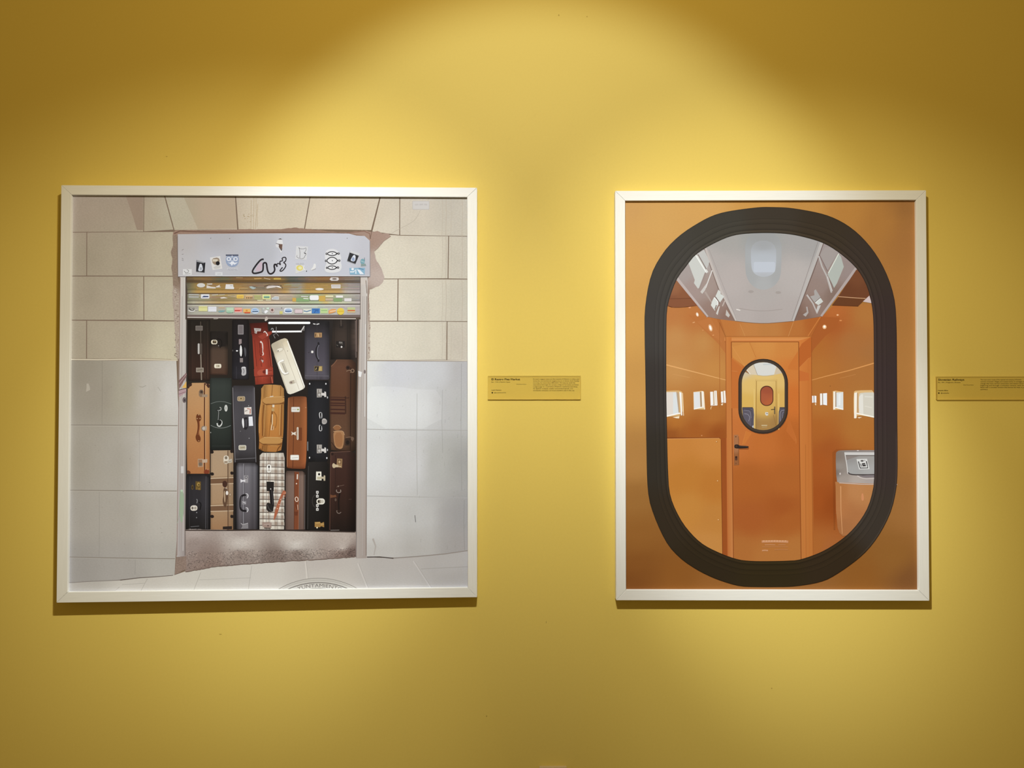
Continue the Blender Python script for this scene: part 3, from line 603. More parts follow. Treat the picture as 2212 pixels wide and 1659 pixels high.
st.rect(*Q(860,570,905,612), (206,198,120)); st.ellipse(*Q(890,520), 1.4, 1.0, (130,120,110), 8); stick(Q(925,522,1050,600), (228,230,232), 4); st.ellipse(*Q(990,560), 7.6, 4.4, (166,188,214)); st.line(Q([(940,572),(1040,572)]), 2.2, (74,96,136)); stick(Q(1085,538,1202,600), (214,196,196), .3); st.line(Q([(1085,538),(1202,538),(1202,600),(1085,600),(1085,538)]), .7, (140,116,116)); st.rect(*Q(1215,540,1335,602), (226,224,206)); st.line(Q([(1218,565),(1265,575),(1330,555)]), 2.2, (92,126,160))
stick(Q(1340,528,1460,602), (74,126,186), .3); st.line(Q([(1360,545),(1440,545)]), 1.2, (52,92,150)); st.line(Q([(1380,595),(1395,560),(1440,565)]), 1.8, (50,90,150)); stick(Q(1470,530,1580,600), (190,212,150), .3); st.line(Q([(1480,560),(1570,560)]), 2.0, (150,184,120)); st.poly(Q([(1590,560),(1640,535),(1700,535),(1700,580),(1640,600),(1590,610)]), (222,160,100)); st.line(Q([(1610,575),(1700,560)]), 1.6, (238,216,176)); st.ellipse(*Q(1770,572), 8.0, 7.6, (228,200,84)); st.line(Q([(1720,575),(1820,570)]), 1.2, (206,166,50)); stick(Q(1870,512,1988,592), (190,196,140), .3); st.line(Q([(1875,560),(1985,560)]), 2.8, (206,104,62)); st.line(Q([(1875,585),(1985,585)]), 1.4, (226,190,160))
# dark shop interior
it = PA('printed_dark_interior', 2)
it.poly([(400,684),(775,684),(770,900),(769,1150),(400,1150),(401,900)], blur_field([(420,720,(46,40,34)),(600,720,(40,33,30)),(700,740,(38,34,34)),(750,760,(52,42,36)),(600,900,(36,30,26)),(600,1100,(34,28,25)),(420,1100,(40,36,34))]), grid=40)
lt = PA('printed_ceiling_lamp', 4)
lt.line(Cc([(1062,145),(1518,145)]), 4.8, (252,252,250)); lt.ellipse(*Cc(1518,145), 2.3, 2.4, (252,252,250)); lt.ellipse(*Cc(1064,146), 2.3, 2.4, (252,252,250))
lt.line(Cc([(1095,245),(1432,242)]), 3.6, (248,248,246)); lt.line(Cc([(1425,243),(1462,180)]), 2.2, (214,210,206)); lt.line(Cc([(1462,180),(1455,235)]), 1.2, (160,156,152))
lt.line(smooth(Cc([(1085,225),(1090,205),(1110,210),(1105,235)]),1,False), 1.4, (170,168,166)); lt.line(Cc([(1143,190),(1143,265),(1110,280),(1130,320)]), 1.5, (130,126,124)); lt.line(Cc([(1145,265),(1170,295)]), 1.4, (120,116,114)); lt.line(Cc([(1562,155),(1590,160)]), 1.8, (228,226,222)); lt.line(Cc([(1600,162),(1632,155)]), 1.8, (228,226,222))
# stone threshold
th = PA('printed_stone_threshold', 3)
tf = blur_field([(420,1150,(172,158,148)),(420,1175,(150,134,124)),(520,1152,(170,156,146)),(520,1172,(196,186,174)),(640,1160,(186,174,162)),(640,1178,(206,198,186)),(740,1165,(180,166,154)),(740,1182,(190,178,166)),(440,1205,(138,120,109)),(520,1200,(142,126,115)),(640,1195,(130,114,104)),(740,1195,(122,102,92)),(450,1225,(132,112,100)),(600,1208,(124,108,98)),(755,1195,(104,86,78))])
th.poly(jag(Dd([(100,1285),(160,1275),(600,1290),(1000,1285),(1400,1298),(2045,1308)]),.7,7) + [(769.5,1160),(769.5,1203)] + jag([(766,1203.4),(700,1207.5),(640,1211),(580,1213.6),(546,1217.6),(470,1224),(401,1236),(399,1226)],.9,6) + [(399,1160)], tf, grid=9, grain=.45)
for k in range(1500):
    t = rng.random(); x = 404 + 363*t; yt = 1182 + 6*math.sin(t*3.1) + (8 if t < .25 else 0); yb = 1231 - 29*t
    y = rng.uniform(yt, yb - 1.5); d = rng.random(); w_ = rng.uniform(.5,1.9); c0 = np.array(tf(x, y))
    th.k = 2 + k % 60; th.ellipse(x, y, w_, rng.uniform(.4,1.0), c0 * (0.80 if d < .55 else 1.17) * rng.uniform(.92,1.06), 5, rng.uniform(-.9,.5))
for k in range(420):
    x = rng.uniform(404,766); y = rng.uniform(1150,1186); th.k = 2 + k % 40; th.ellipse(x, y, rng.uniform(.4,1.0), .5, np.array(tf(x, y)) * rng.choice((.86,1.1)), 5)
th.k = 64; th.line(Dd([(105,1292),(600,1294),(1000,1290),(2040,1312)]), 2.2, (70,58,52))
for p in (th,): p.line(jag([(401,1235),(470,1223),(546,1217),(640,1211),(766,1203)],.8,6), 1.6, (112,94,84))

# ---- the suitcases
SC = 420/2212
def case(pts, col, label, base=3, grid=12, grain=.08):
    p = PA('printed_suitcase', base, label); p.poly(pts, col, grid=grid, grain=grain); return p
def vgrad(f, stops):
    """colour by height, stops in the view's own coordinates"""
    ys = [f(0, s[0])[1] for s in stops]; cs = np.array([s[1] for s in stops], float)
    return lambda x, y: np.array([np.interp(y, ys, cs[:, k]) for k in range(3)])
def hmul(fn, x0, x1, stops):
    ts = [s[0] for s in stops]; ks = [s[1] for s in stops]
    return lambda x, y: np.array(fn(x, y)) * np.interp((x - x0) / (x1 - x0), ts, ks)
def plate(p, f, x0, y0, x1, y1, c, r=2, rim=None):
    b = f(x0, y0, x1, y1)
    if rim: p.rect(*b, rim, r=r); b = (b[0]+.8, b[1]+.8, b[2]-.8, b[3]-.8)
    p.rect(*b, c, r=r)
K = Cc
# top row
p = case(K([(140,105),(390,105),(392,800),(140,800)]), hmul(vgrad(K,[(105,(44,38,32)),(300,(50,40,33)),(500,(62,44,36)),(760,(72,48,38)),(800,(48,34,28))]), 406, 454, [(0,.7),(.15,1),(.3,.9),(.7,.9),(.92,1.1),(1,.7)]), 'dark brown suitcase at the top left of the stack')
p.line(K([(170,120),(172,780)]), 1.2, (36,28,24)); p.line(K([(345,120),(348,780)]), 1.2, (38,30,26)); p.line(K([(282,130),(284,380)]), 1.6, (92,80,68)); p.line(K([(284,500),(292,795)]), 2.4, (150,134,116)); plate(p,K,225,178,305,232,(112,102,94),1,(146,134,122)); p.rect(*K(272,378,300,505), (88,76,66), r=2); p.rect(*K(250,378,270,500), (206,200,190), r=2); p.line(K([(240,400),(240,480)]), 1.0, (60,50,44)); plate(p,K,231,655,316,706,(150,136,118),1,(186,174,158)); p.line(K([(245,685),(305,670)]), .9, (90,78,68))
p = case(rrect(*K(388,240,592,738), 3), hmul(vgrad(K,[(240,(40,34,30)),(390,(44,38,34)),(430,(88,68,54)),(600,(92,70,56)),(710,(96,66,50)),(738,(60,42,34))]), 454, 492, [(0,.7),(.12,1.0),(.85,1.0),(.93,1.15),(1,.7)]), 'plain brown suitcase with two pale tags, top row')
p.poly(K([(480,300),(560,310),(570,410),(480,420)]), (40,34,31)); plate(p,K,402,338,472,388,(226,214,186),4); p.rect(*K(418,345,462,378), (86,70,54), r=2); p.rect(*K(432,350,458,362), (150,128,90), r=1); plate(p,K,437,611,517,660,(228,218,192),3); p.rect(*K(458,622,500,650), (206,192,160), r=1); p.ellipse(*K(485,635), 1.0, 1.0, (80,70,60), 8); p.ellipse(*K(486,405), 1.1, 1.4, (150,140,130), 8); p.line(smooth(K([(470,320),(520,340),(525,400),(500,430)]),1,False), 1.6, (26,22,20)); p.line(K([(400,725),(580,730)]), .9, (62,44,36))
p = case(rrect(*K(640,110,832,790), 3), hmul(vgrad(K,[(110,(36,30,30)),(600,(40,37,42)),(760,(52,50,56)),(790,(34,30,32))]), 501, 538, [(0,.7),(.2,1),(.8,1.05),(1,.65)]), 'black suitcase with silver clasps, top row')
p.line(K([(690,640),(690,780)]), 1.0, (66,64,70)); plate(p,K,707,168,770,276,(136,126,126),1,(172,164,162))
for y in range(185,265,14): p.line(K([(718,y),(760,y)]), .8, (98,90,90))
plate(p,K,717,330,749,388,(160,140,138),.5); p.poly(smooth(K([(735,385),(755,430),(752,520),(735,530),(725,470)]),1), (228,226,222)); p.line(smooth(K([(742,380),(765,440),(760,530),(745,545)]),1,False), 2.0, (24,22,24)); p.rect(*K(729,545,764,594), (150,136,132), r=.5); p.ellipse(*K(696,463), 2.1, 1.5, (236,234,232)); p.poly(smooth(K([(772,420),(798,430),(803,500),(790,540),(782,500)]),1), (88,86,90)); p.ellipse(*K(648,460),1.2,2,(80,74,74)); p.poly(smooth(K([(742,645),(795,640),(802,690),(800,735),(765,748),(745,735),(752,690)]),1), (196,192,190)); p.line(smooth(K([(762,660),(780,690),(768,720)]),1,False), 1.4, (120,116,118)); p.line(K([(750,655),(795,650)]), 1.0, (236,234,232))
# red
p = case(K([(838,150),(1040,138),(1075,420),(1100,640),(1112,832),(905,848),(890,640),(870,300)]), hmul(vgrad(K,[(138,(78,26,20)),(230,(112,38,28)),(320,(168,58,40)),(560,(184,66,44)),(760,(186,70,46)),(835,(150,54,36))]), 541, 590, [(0,.75),(.12,1),(.3,.88),(.4,1.06),(.75,1.04),(.85,.8),(.95,1.05),(1,.8)]), 'bright red leather suitcase with a buckled strap', 4)
p.line(K([(850,270),(1080,240)]), 1.4, (96,30,22)); p.line(K([(895,340),(920,640)]), 1.2, (126,40,28)); p.line(K([(950,330),(970,640)]), .9, (150,50,34)); p.line(K([(1050,330),(1085,640)]), 1.8, (122,38,28)); p.line(K([(1062,330),(1096,640)]), 1.2, (206,96,72))
p.poly(K([(928,290),(960,262),(1090,240),(1095,265),(1055,300),(985,345),(940,330)]), (150,52,36)); p.poly(K([(935,300),(1010,262),(1085,248),(1050,292),(985,335)]), (172,64,46)); p.line(smooth(K([(1000,255),(1010,240),(1020,245),(1048,285),(1035,292)]),1,False), 1.8, (226,214,206)); p.poly(K([(890,205),(970,210),(965,240),(925,240),(920,268),(898,262)]), (206,198,190)); p.line(K([(905,222),(955,225)]), 1.0, (120,80,70)); p.line(K([(900,235),(912,260)]), 1.0, (110,60,50))
p.line(smooth(K([(965,355),(985,375),(990,430),(985,470),(1000,500),(985,515)]),1,False), 2.2, (222,206,196)); p.line(smooth(K([(950,370),(960,410),(950,500),(975,520)]),1,False), 1.6, (110,34,26)); p.ellipse(*K(968,362), 1.8, 2.0, (226,214,206)); p.poly(K([(955,430),(985,430),(985,505),(950,510)]), (160,54,38)); p.line(smooth(K([(955,570),(965,540),(985,545),(998,600)]),1,False), 1.6, (122,60,50)); p.poly(K([(968,565),(998,570),(990,600)]), (206,190,182)); p.line(K([(975,600),(980,645)]), .9, (130,44,32))
p.poly(K([(888,672),(1105,652),(1108,735),(892,752)]), (178,66,46)); p.poly(smooth(K([(925,690),(1000,665),(1020,690),(1010,735),(930,745)]),1), (198,84,58)); p.poly(smooth(K([(985,690),(1030,672),(1040,700),(1030,725),(990,720)]),1), (130,44,32)); p.rect(*K(1024,672,1046,733), (224,210,202), r=1); p.line(K([(1050,690),(1095,690)]), 1.4, (140,50,36)); p.line(K([(1050,705),(1095,702)]), 2.0, (196,84,60)); p.line(K([(900,760),(1108,742)]), 1.4, (128,44,32)); p.line(K([(925,770),(930,838)]), 1.2, (150,52,38)); p.line(K([(1000,765),(1003,835)]), .9, (160,58,42)); p.line(K([(1075,760),(1082,832)]), 1.6, (128,44,32)); p.line(K([(1090,760),(1100,832)]), 2.0, (206,100,70))
# cream, leaning
p = case(smooth(K([(1080,395),(1110,372),(1225,318),(1262,325),(1278,345),(1470,860),(1462,890),(1420,912),(1310,958),(1280,952),(1262,932)]),1), blur_field([K(1110,400)+((200,186,158),),K(1240,340)+((222,206,172),),K(1180,560)+((228,220,196),),K(1280,480)+((232,222,196),),K(1350,700)+((238,230,206),),K(1230,740)+((226,218,194),),K(1300,930)+((228,220,198),),K(1440,870)+((242,236,216),),K(1100,480)+((214,200,170),)]), 'cream suitcase leaning to the right', 5, 8, .05)
p.line(K([(1260,330),(1455,875),(1445,900)]), 1.4, (206,194,168)); p.line(K([(1195,345),(1405,905)]), .9, (210,198,172)); p.line(K([(1088,400),(1272,935)]), 1.4, (206,190,158)); p.line(K([(1270,350),(1462,865)]), 2.2, (248,244,230))
p.poly(smooth(K([(1140,440),(1215,418),(1228,455),(1165,485),(1145,470)]),1), (210,198,172)); p.poly(smooth(K([(1146,445),(1210,425),(1222,452),(1166,478)]),1), (232,224,202)); p.ellipse(*K(1165,463), 1.3, 1.3, (96,84,70), 8); p.ellipse(*K(1272,465), .9, .9, (130,118,100), 8)
p.line(smooth(K([(1232,570),(1165,595),(1172,630),(1225,735),(1285,712)]),1,False), 5.2, (206,196,174)); p.line(smooth(K([(1228,568),(1168,592),(1176,630),(1226,728),(1280,708)]),1,False), 3.6, (250,247,236)); p.poly(K([(1205,600),(1230,595),(1275,705),(1250,715)]), (214,204,180)); p.line(K([(1205,602),(1250,712)]), 1.0, (150,138,116)); p.poly(smooth(K([(1285,812),(1360,788),(1378,818),(1320,845),(1292,838)]),1), (206,192,166)); p.ellipse(*K(1313,822), 3.2, 2.8, (178,160,140)); p.ellipse(*K(1313,822), 1.4, 1.3, (120,92,84), 8); p.poly(K([(1345,795),(1372,790),(1376,815),(1350,825)]), (222,212,190))
# purple grey
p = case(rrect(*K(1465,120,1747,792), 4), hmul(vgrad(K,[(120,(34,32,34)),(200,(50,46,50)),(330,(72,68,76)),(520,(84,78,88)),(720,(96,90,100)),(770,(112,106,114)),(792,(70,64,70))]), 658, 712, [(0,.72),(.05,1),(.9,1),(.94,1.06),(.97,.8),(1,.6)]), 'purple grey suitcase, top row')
p.line(K([(1605,120),(1607,360)]), .8, (62,58,64)); p.line(K([(1607,590),(1607,788)]), .9, (66,62,70)); p.line(K([(1470,745),(1740,750)]), .9, (122,116,124)); plate(p,K,1575,254,1664,313,(196,150,98),.6,(120,92,62)); p.line(K([(1590,265),(1590,302)]), 1.8, (86,60,40)); p.line(K([(1640,265),(1640,302)]), 1.6, (120,84,52)); p.line(K([(1615,265),(1625,302)]), 1.2, (226,196,140)); plate(p,K,1575,636,1668,694,(60,52,46),.6,(150,124,70)); p.poly(K([(1630,640),(1662,640),(1662,690),(1622,690)]), (206,176,104)); p.line(K([(1590,680),(1600,655)]), 1.4, (206,180,110))
p.line(smooth(K([(1622,375),(1625,395),(1600,430),(1595,480),(1600,530),(1622,560),(1622,580)]),2,False), 4.0, (38,35,40)); p.line(smooth(K([(1628,395),(1612,430),(1608,480),(1612,530),(1628,560)]),2,False), 1.6, (120,118,128)); p.ellipse(*K(1622,372), 1.8, 1.8, (40,36,40)); p.ellipse(*K(1622,580), 1.8, 1.8, (40,36,40)); p.rect(*K(1540,462,1564,488), (230,226,218), r=1); p.ellipse(*K(1512,482), .9, .9, (40,36,40), 8)
# dark brown top right
p = case(K([(1790,110),(2052,110),(2050,560),(1760,560),(1770,400)]), hmul(vgrad(K,[(110,(46,38,34)),(300,(70,56,48)),(420,(62,50,44)),(560,(38,31,28))]), 716, 770, [(0,.6),(.12,1.0),(.55,1.05),(.62,.7),(.9,.8),(1,1.5)]), 'dark brown suitcase in shadow, top right corner')
p.line(K([(1800,110),(1802,460)]), 1.2, (42,35,32)); p.line(K([(1952,110),(1955,470)]), 1.2, (40,33,30)); p.rect(*K(1855,160,1905,205), (48,40,36), r=2); p.line(K([(1878,110),(1880,180)]), 1.6, (96,82,72)); plate(p,K,1822,352,1922,425,(42,36,34),1); p.line(K([(1855,365),(1895,368)]), 2.2, (150,142,134)); p.line(K([(1858,378),(1900,385)]), 1.4, (120,112,106)); p.ellipse(*K(1885,418), 1.9, 2.1, (214,208,202)); p.line(K([(1830,395),(1845,405)]), 1.0, (130,120,112)); p.line(K([(2045,120),(2050,540)]), 2.4, (112,96,88))
# second row
p = case(K([(135,885),(160,868),(185,828),(330,826),(385,842),(385,1300),(388,1820),(385,1860),(130,1860),(124,1500)]), hmul(vgrad(K,[(826,(206,156,102)),(1100,(206,150,94)),(1400,(202,138,80)),(1860,(190,120,66))]), 403, 453, [(0,.9),(.1,1),(.7,1.02),(.74,1),(.9,1.03),(1,.88)]), 'tan suitcase with a brown leather handle at the left', 4, 10, .16)
p.line(K([(328,830),(326,1300),(330,1850)]), 2.2, (88,44,28)); p.line(K([(338,830),(336,1300),(340,1850)]), 1.0, (222,176,122)); p.poly(smooth(K([(135,845),(185,832),(182,862),(158,870),(150,890),(135,895)]),1), (70,46,36)); p.poly(smooth(K([(330,828),(385,838),(384,888),(360,880),(352,860),(332,850)]),1), (72,46,36)); p.ellipse(*K(346,845), 1.4, 1.8, (176,128,96), 8)
p.poly(smooth(K([(262,905),(315,905),(318,985),(262,990)]),1), (150,120,92)); p.ellipse(*K(292,930), 4.0, 4.2, (110,88,70)); p.ellipse(*K(292,930), 1.8, 2.0, (60,44,36)); p.poly(K([(300,960),(362,958),(360,988),(300,990)]), (172,146,118))
p.poly(smooth(K([(245,1180),(280,1185),(292,1225),(285,1255),(265,1270),(275,1330),(262,1410),(285,1450),(280,1495),(255,1505),(232,1480),(222,1440),(240,1400),(250,1330),(245,1270),(230,1240),(232,1200)]),2), (118,60,30)); p.line(smooth(K([(268,1262),(272,1330),(255,1420)]),1,False), 1.6, (166,96,56)); p.ellipse(*K(262,1190), 1.3, 1.3, (222,176,120), 8); p.ellipse(*K(244,1232), 1.4, 1.2, (206,160,110), 8); p.ellipse(*K(276,1232), 1.4, 1.2, (206,160,110), 8); p.ellipse(*K(262,1487), 1.3, 1.3, (206,150,96), 8); p.ellipse(*K(318,1345), 5.6, 5.6, (150,128,108)); p.ellipse(*K(318,1345), 3.2, 3.6, (206,192,174)); p.rect(*K(330,1320,352,1365), (190,168,142), r=1)
p.poly(Dd([(250,480),(312,480),(312,570),(252,575)]), (196,160,124)); p.poly(Dd([(256,490),(306,490),(302,565),(262,565)]), (166,120,84)); p.ellipse(*Dd(280,540), 4.2, 3.6, (126,110,92)); p.poly(Dd([(300,488),(360,482),(358,522),(302,525)]), (206,176,146)); p.poly(smooth(Dd([(128,605),(165,620),(170,650),(130,650)]),1), (110,60,36)); p.poly(smooth(Dd([(322,610),(378,590),(382,650),(318,650)]),1), (142,62,36)); p.ellipse(*Dd(365,600), 1.6, 1.6, (206,140,96), 8)
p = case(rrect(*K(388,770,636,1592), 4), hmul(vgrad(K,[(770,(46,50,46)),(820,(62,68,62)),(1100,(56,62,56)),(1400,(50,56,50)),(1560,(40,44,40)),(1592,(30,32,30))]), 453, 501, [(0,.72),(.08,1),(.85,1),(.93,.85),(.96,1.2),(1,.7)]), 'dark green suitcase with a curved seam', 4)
p.line(smooth(K([(398,1065),(450,1045),(510,1038),(570,1045),(630,1068)]),2,False), 1.1, (118,124,116)); p.line(smooth(K([(398,1310),(450,1335),(510,1342),(570,1335),(625,1312)]),2,False), 1.2, (130,134,128)); p.line(smooth(K([(460,1145),(480,1130),(490,1135),(485,1250),(492,1262)]),1,False), 3.6, (38,40,38)); p.line(smooth(K([(470,1140),(490,1135),(482,1250)]),1,False), 1.4, (150,154,148)); p.line(smooth(K([(490,1140),(515,1138),(515,1110),(498,1105)]),1,False), 1.6, (186,186,178)); p.line(smooth(K([(500,1250),(525,1265),(522,1300),(500,1325),(475,1315),(470,1285)]),2,False), 2.6, (206,206,198)); p.ellipse(*K(505,1275), 3.2, 4.6, (30,32,30)); p.ellipse(*K(571,1115), 3.3, 7.2, (212,212,202)); p.ellipse(*K(571,1115), 1.2, 4.2, (160,160,150)); p.ellipse(*K(397,1392), 1.0, 1.3, (176,176,168), 8); p.line(K([(410,1545),(620,1545)]), .8, (58,62,58))
p = case(K([(642,870),(665,858),(880,858),(897,872),(905,1200),(915,1700),(912,1735),(672,1735),(652,1400)]), hmul(vgrad(K,[(858,(60,56,58)),(920,(80,76,80)),(1200,(86,82,86)),(1600,(78,74,76)),(1735,(44,40,40))]), 503, 553, [(0,.8),(.07,1.06),(.12,.92),(.9,1),(.97,1.2),(1,.9)]), 'grey suitcase with paper tags in the middle row', 4)
p.line(K([(648,880),(660,1300),(675,1730)]), 1.3, (140,134,134)); p.line(K([(893,880),(902,1300),(912,1730)]), 1.3, (132,128,130)); p.line(K([(745,1040),(755,1530)]), .6, (74,70,72)); plate(p,K,700,980,788,1035,(172,146,110),3,(210,190,156)); p.rect(*K(722,990,760,1026), (196,166,116), r=1); p.ellipse(*K(742,1006), 1.6, 1.8, (96,76,52), 8); p.poly(K([(778,1108),(860,1102),(862,1188),(780,1185)]), (226,216,204)); p.line(K([(812,1120),(848,1125),(845,1178)]), 1.8, (196,88,60)); p.line(K([(785,1150),(815,1140)]), 1.6, (150,140,130)); p.ellipse(*K(828,1088), 1.0, 1.0, (190,186,184), 8)
p.poly(K([(828,1212),(872,1208),(880,1315),(832,1318)]), (228,228,230)); p.poly(smooth(K([(758,1240),(790,1215),(822,1222),(825,1330),(800,1365),(770,1350)]),1), (46,43,46)); p.poly(K([(788,1245),(815,1240),(812,1325),(792,1330)]), (80,76,80)); p.poly(smooth(K([(760,1225),(775,1240),(778,1330),(768,1345),(755,1300),(752,1255)]),1), (230,228,226)); p.ellipse(*K(735,1375), 1.1, 1.3, (50,46,48), 8); p.ellipse(*K(834,1458), 1.0, 1.2, (170,166,166), 8); plate(p,K,715,1535,802,1592,(200,190,164),3,(228,222,204)); p.line(K([(735,1565),(785,1560)]), 2.0, (160,146,110)); p.line(Dd([(675,485),(905,470)]), 1.4, (110,106,108)); p.ellipse(*Dd(735,165), 1.0, 1.0, (140,136,136), 8)
# orange strap bag
p = case(smooth(K([(972,850),(1100,846),(1228,858),(1232,1000),(1230,1200),(1225,1400),(1208,1530),(1196,1615),(942,1608),(950,1480),(938,1350),(945,1180),(972,1020)]),1), hmul(vgrad(K,[(846,(200,142,74)),(1000,(206,142,68)),(1300,(204,132,58)),(1450,(196,124,54)),(1616,(186,120,56))]), 558, 614, [(0,.85),(.1,1.05),(.22,.78),(.35,1.05),(.75,1.05),(.85,.85),(.93,1.05),(1,.85)]), 'orange tan leather bag with two wide straps', 5, 9, .12)
p.line(K([(1100,850),(1090,985)]), 1.2, (140,88,38)); p.line(K([(1098,1075),(1060,1440)]), 1.2, (156,96,40)); p.line(K([(1000,1075),(985,1250),(988,1430)]), 2.2, (138,80,34)); p.line(K([(1020,1075),(1000,1430)]), 1.0, (226,166,92)); p.line(K([(1205,1075),(1195,1430)]), 2.2, (146,86,38)); p.line(K([(1188,1075),(1180,1420)]), 1.0, (228,170,100)); p.line(K([(975,1025),(958,1180),(952,1400)]), 1.2, (222,160,90)); p.line(K([(1015,870),(1000,985)]), 1.2, (166,108,50)); p.line(K([(1195,865),(1190,975)]), 1.4, (150,94,42))
for y0, pts in ((0, [(985,1020),(1025,988),(1235,978),(1235,1058),(1030,1072),(990,1045)]), (1, [(945,1480),(1000,1440),(1218,1445),(1205,1525),(1000,1525),(955,1500)])):
    p.poly([(x, y + 1.6) for x, y in K(pts)], (132,78,34)); p.poly(smooth(K(pts),1), (210,150,78)); p.line([(x, y + 1) for x, y in K([pts[1], pts[2]])], .9, (232,182,112)); p.line([(x, y - 1) for x, y in K([pts[4], pts[3]])], .8, (170,112,52))
p.line(K([(1070,985),(1110,978)]), 1.6, (220,206,186)); p.rect(*K(1098,1075,1122,1105), (222,206,178), r=.5); p.rect(*K(1090,1115,1120,1150), (206,166,104), r=1); p.line(smooth(K([(1100,1150),(1085,1250),(1100,1300),(1090,1360)]),1,False), 3.0, (150,92,40)); p.line(K([(1100,1185),(1098,1300)]), 1.6, (236,214,170)); p.line(smooth(K([(1115,1155),(1150,1200),(1145,1300),(1130,1340)]),1,False), 2.2, (176,112,48)); p.line(K([(1095,1300),(1085,1365)]), 1.4, (240,222,186)); p.line(K([(1095,1360),(1110,1360),(1112,1320)]), 1.0, (230,204,160)); p.line(smooth(K([(960,1570),(980,1600),(990,1540)]),1,False), 2.0, (140,84,36)); p.line(smooth(K([(1150,1610),(1165,1570),(1195,1540)]),1,False), 2.4, (134,80,34)); p.line(K([(1040,1530),(1030,1605)]), 1.2, (150,94,40)); p.line(K([(1075,1540),(1150,1545)]), 1.0, (214,156,84))
# brown leather
p = case(smooth(K([(1280,985),(1470,978),(1495,1000),(1492,1500),(1478,1790),(1460,1808),(1275,1800),(1258,1780),(1262,1400),(1272,1030)]),1), hmul(vgrad(K,[(978,(122,66,36)),(1040,(148,84,46)),(1300,(152,86,44)),(1600,(150,82,42)),(1760,(158,86,46)),(1808,(110,54,28))]), 619, 664, [(0,.75),(.08,1.0),(.85,1.0),(.93,1.25),(1,.8)]), 'brown leather suitcase with white labels', 4)
p.line(K([(1340,990),(1340,1400),(1330,1795)]), 1.2, (92,46,26)); p.line(K([(1285,1000),(1275,1400),(1268,1780)]), 1.2, (190,124,80)); plate(p,K,1312,1100,1412,1160,(222,216,204),2,(196,186,168)); p.ellipse(*K(1390,1130), 2.4, 1.8, (172,180,110)); p.line(K([(1325,1130),(1370,1130)]), .8, (180,172,160)); plate(p,Dd,1302,434,1402,494,(236,232,220),2,(206,194,176)); p.line(Dd([(1320,470),(1390,465)]), 1.0, (190,180,164)); p.rect(*K(1376,1330,1396,1475), (216,206,186), r=2); p.rect(*K(1398,1335,1435,1485), (128,66,34), r=1.5); p.line(K([(1383,1345),(1383,1465)]), .8, (150,130,106)); p.poly(K([(1312,1380),(1335,1395),(1368,1382),(1362,1405),(1368,1425),(1335,1412),(1315,1425),(1322,1402)]), (222,212,192)); p.ellipse(*K(1478,1108), .9, 1.2, (220,160,110), 8)
# black middle
p = case(K([(1500,830),(1520,800),(1735,800),(1742,840),(1740,1400),(1730,1700),(1715,1725),(1510,1725),(1500,1600)]), hmul(vgrad(K,[(800,(34,32,34)),(860,(42,42,46)),(1300,(44,44,48)),(1700,(40,39,42)),(1725,(30,28,28))]), 665, 710, [(0,.8),(.5,1.05),(1,.75)]), 'black suitcase with steel catches', 4)
for x, y in ((1523,838),(1707,838),(1521,1678),(1718,1682)): p.ellipse(*K(x,y), 1.4, 2.0, (222,220,218), 9)
for y in (895,1530):
    p.poly(K([(1603,y),(1662,y),(1662,y+30),(1660,y+95),(1605,y+98)]), (186,178,168)); p.rect(*K(1612,y+42,1650,y+90), (136,128,118), r=.6); p.line(K([(1622,y+8),(1622,y+40)]), 1.2, (104,98,92)); p.poly(K([(1655,y+45),(1690,y+48),(1690,y+30),(1708,y+35),(1712,y+90),(1690,y+95),(1688,y+78),(1655,y+75)]), (212,206,198)); p.ellipse(*K(1632,y+68), 2.6, 3.0, (206,200,192)); p.ellipse(*K(1725,y+98 if y < 1000 else y+60), 1.2, 2.4, (206,204,202), 8)
for pts in ([(1632,1180),(1640,1162),(1660,1168),(1662,1215),(1652,1235),(1640,1228)], [(1632,1320),(1640,1305),(1655,1312),(1662,1360),(1650,1375),(1634,1368)]): p.line(smooth(K(pts),1), 1.7, (206,204,202), True)
p.line(K([(1650,1165),(1650,1370)]), 2.4, (30,29,31)); p.poly(smooth(K([(1662,1240),(1690,1228),(1720,1250),(1718,1285),(1690,1300),(1662,1292)]),1), (196,188,180)); p.line(K([(1670,1262),(1712,1262)]), 1.2, (112,106,100)); p.line(K([(1672,1280),(1712,1278)]), .9, (130,124,118)); p.rect(*K(1496,1495,1506,1600), (150,148,146), r=.6)
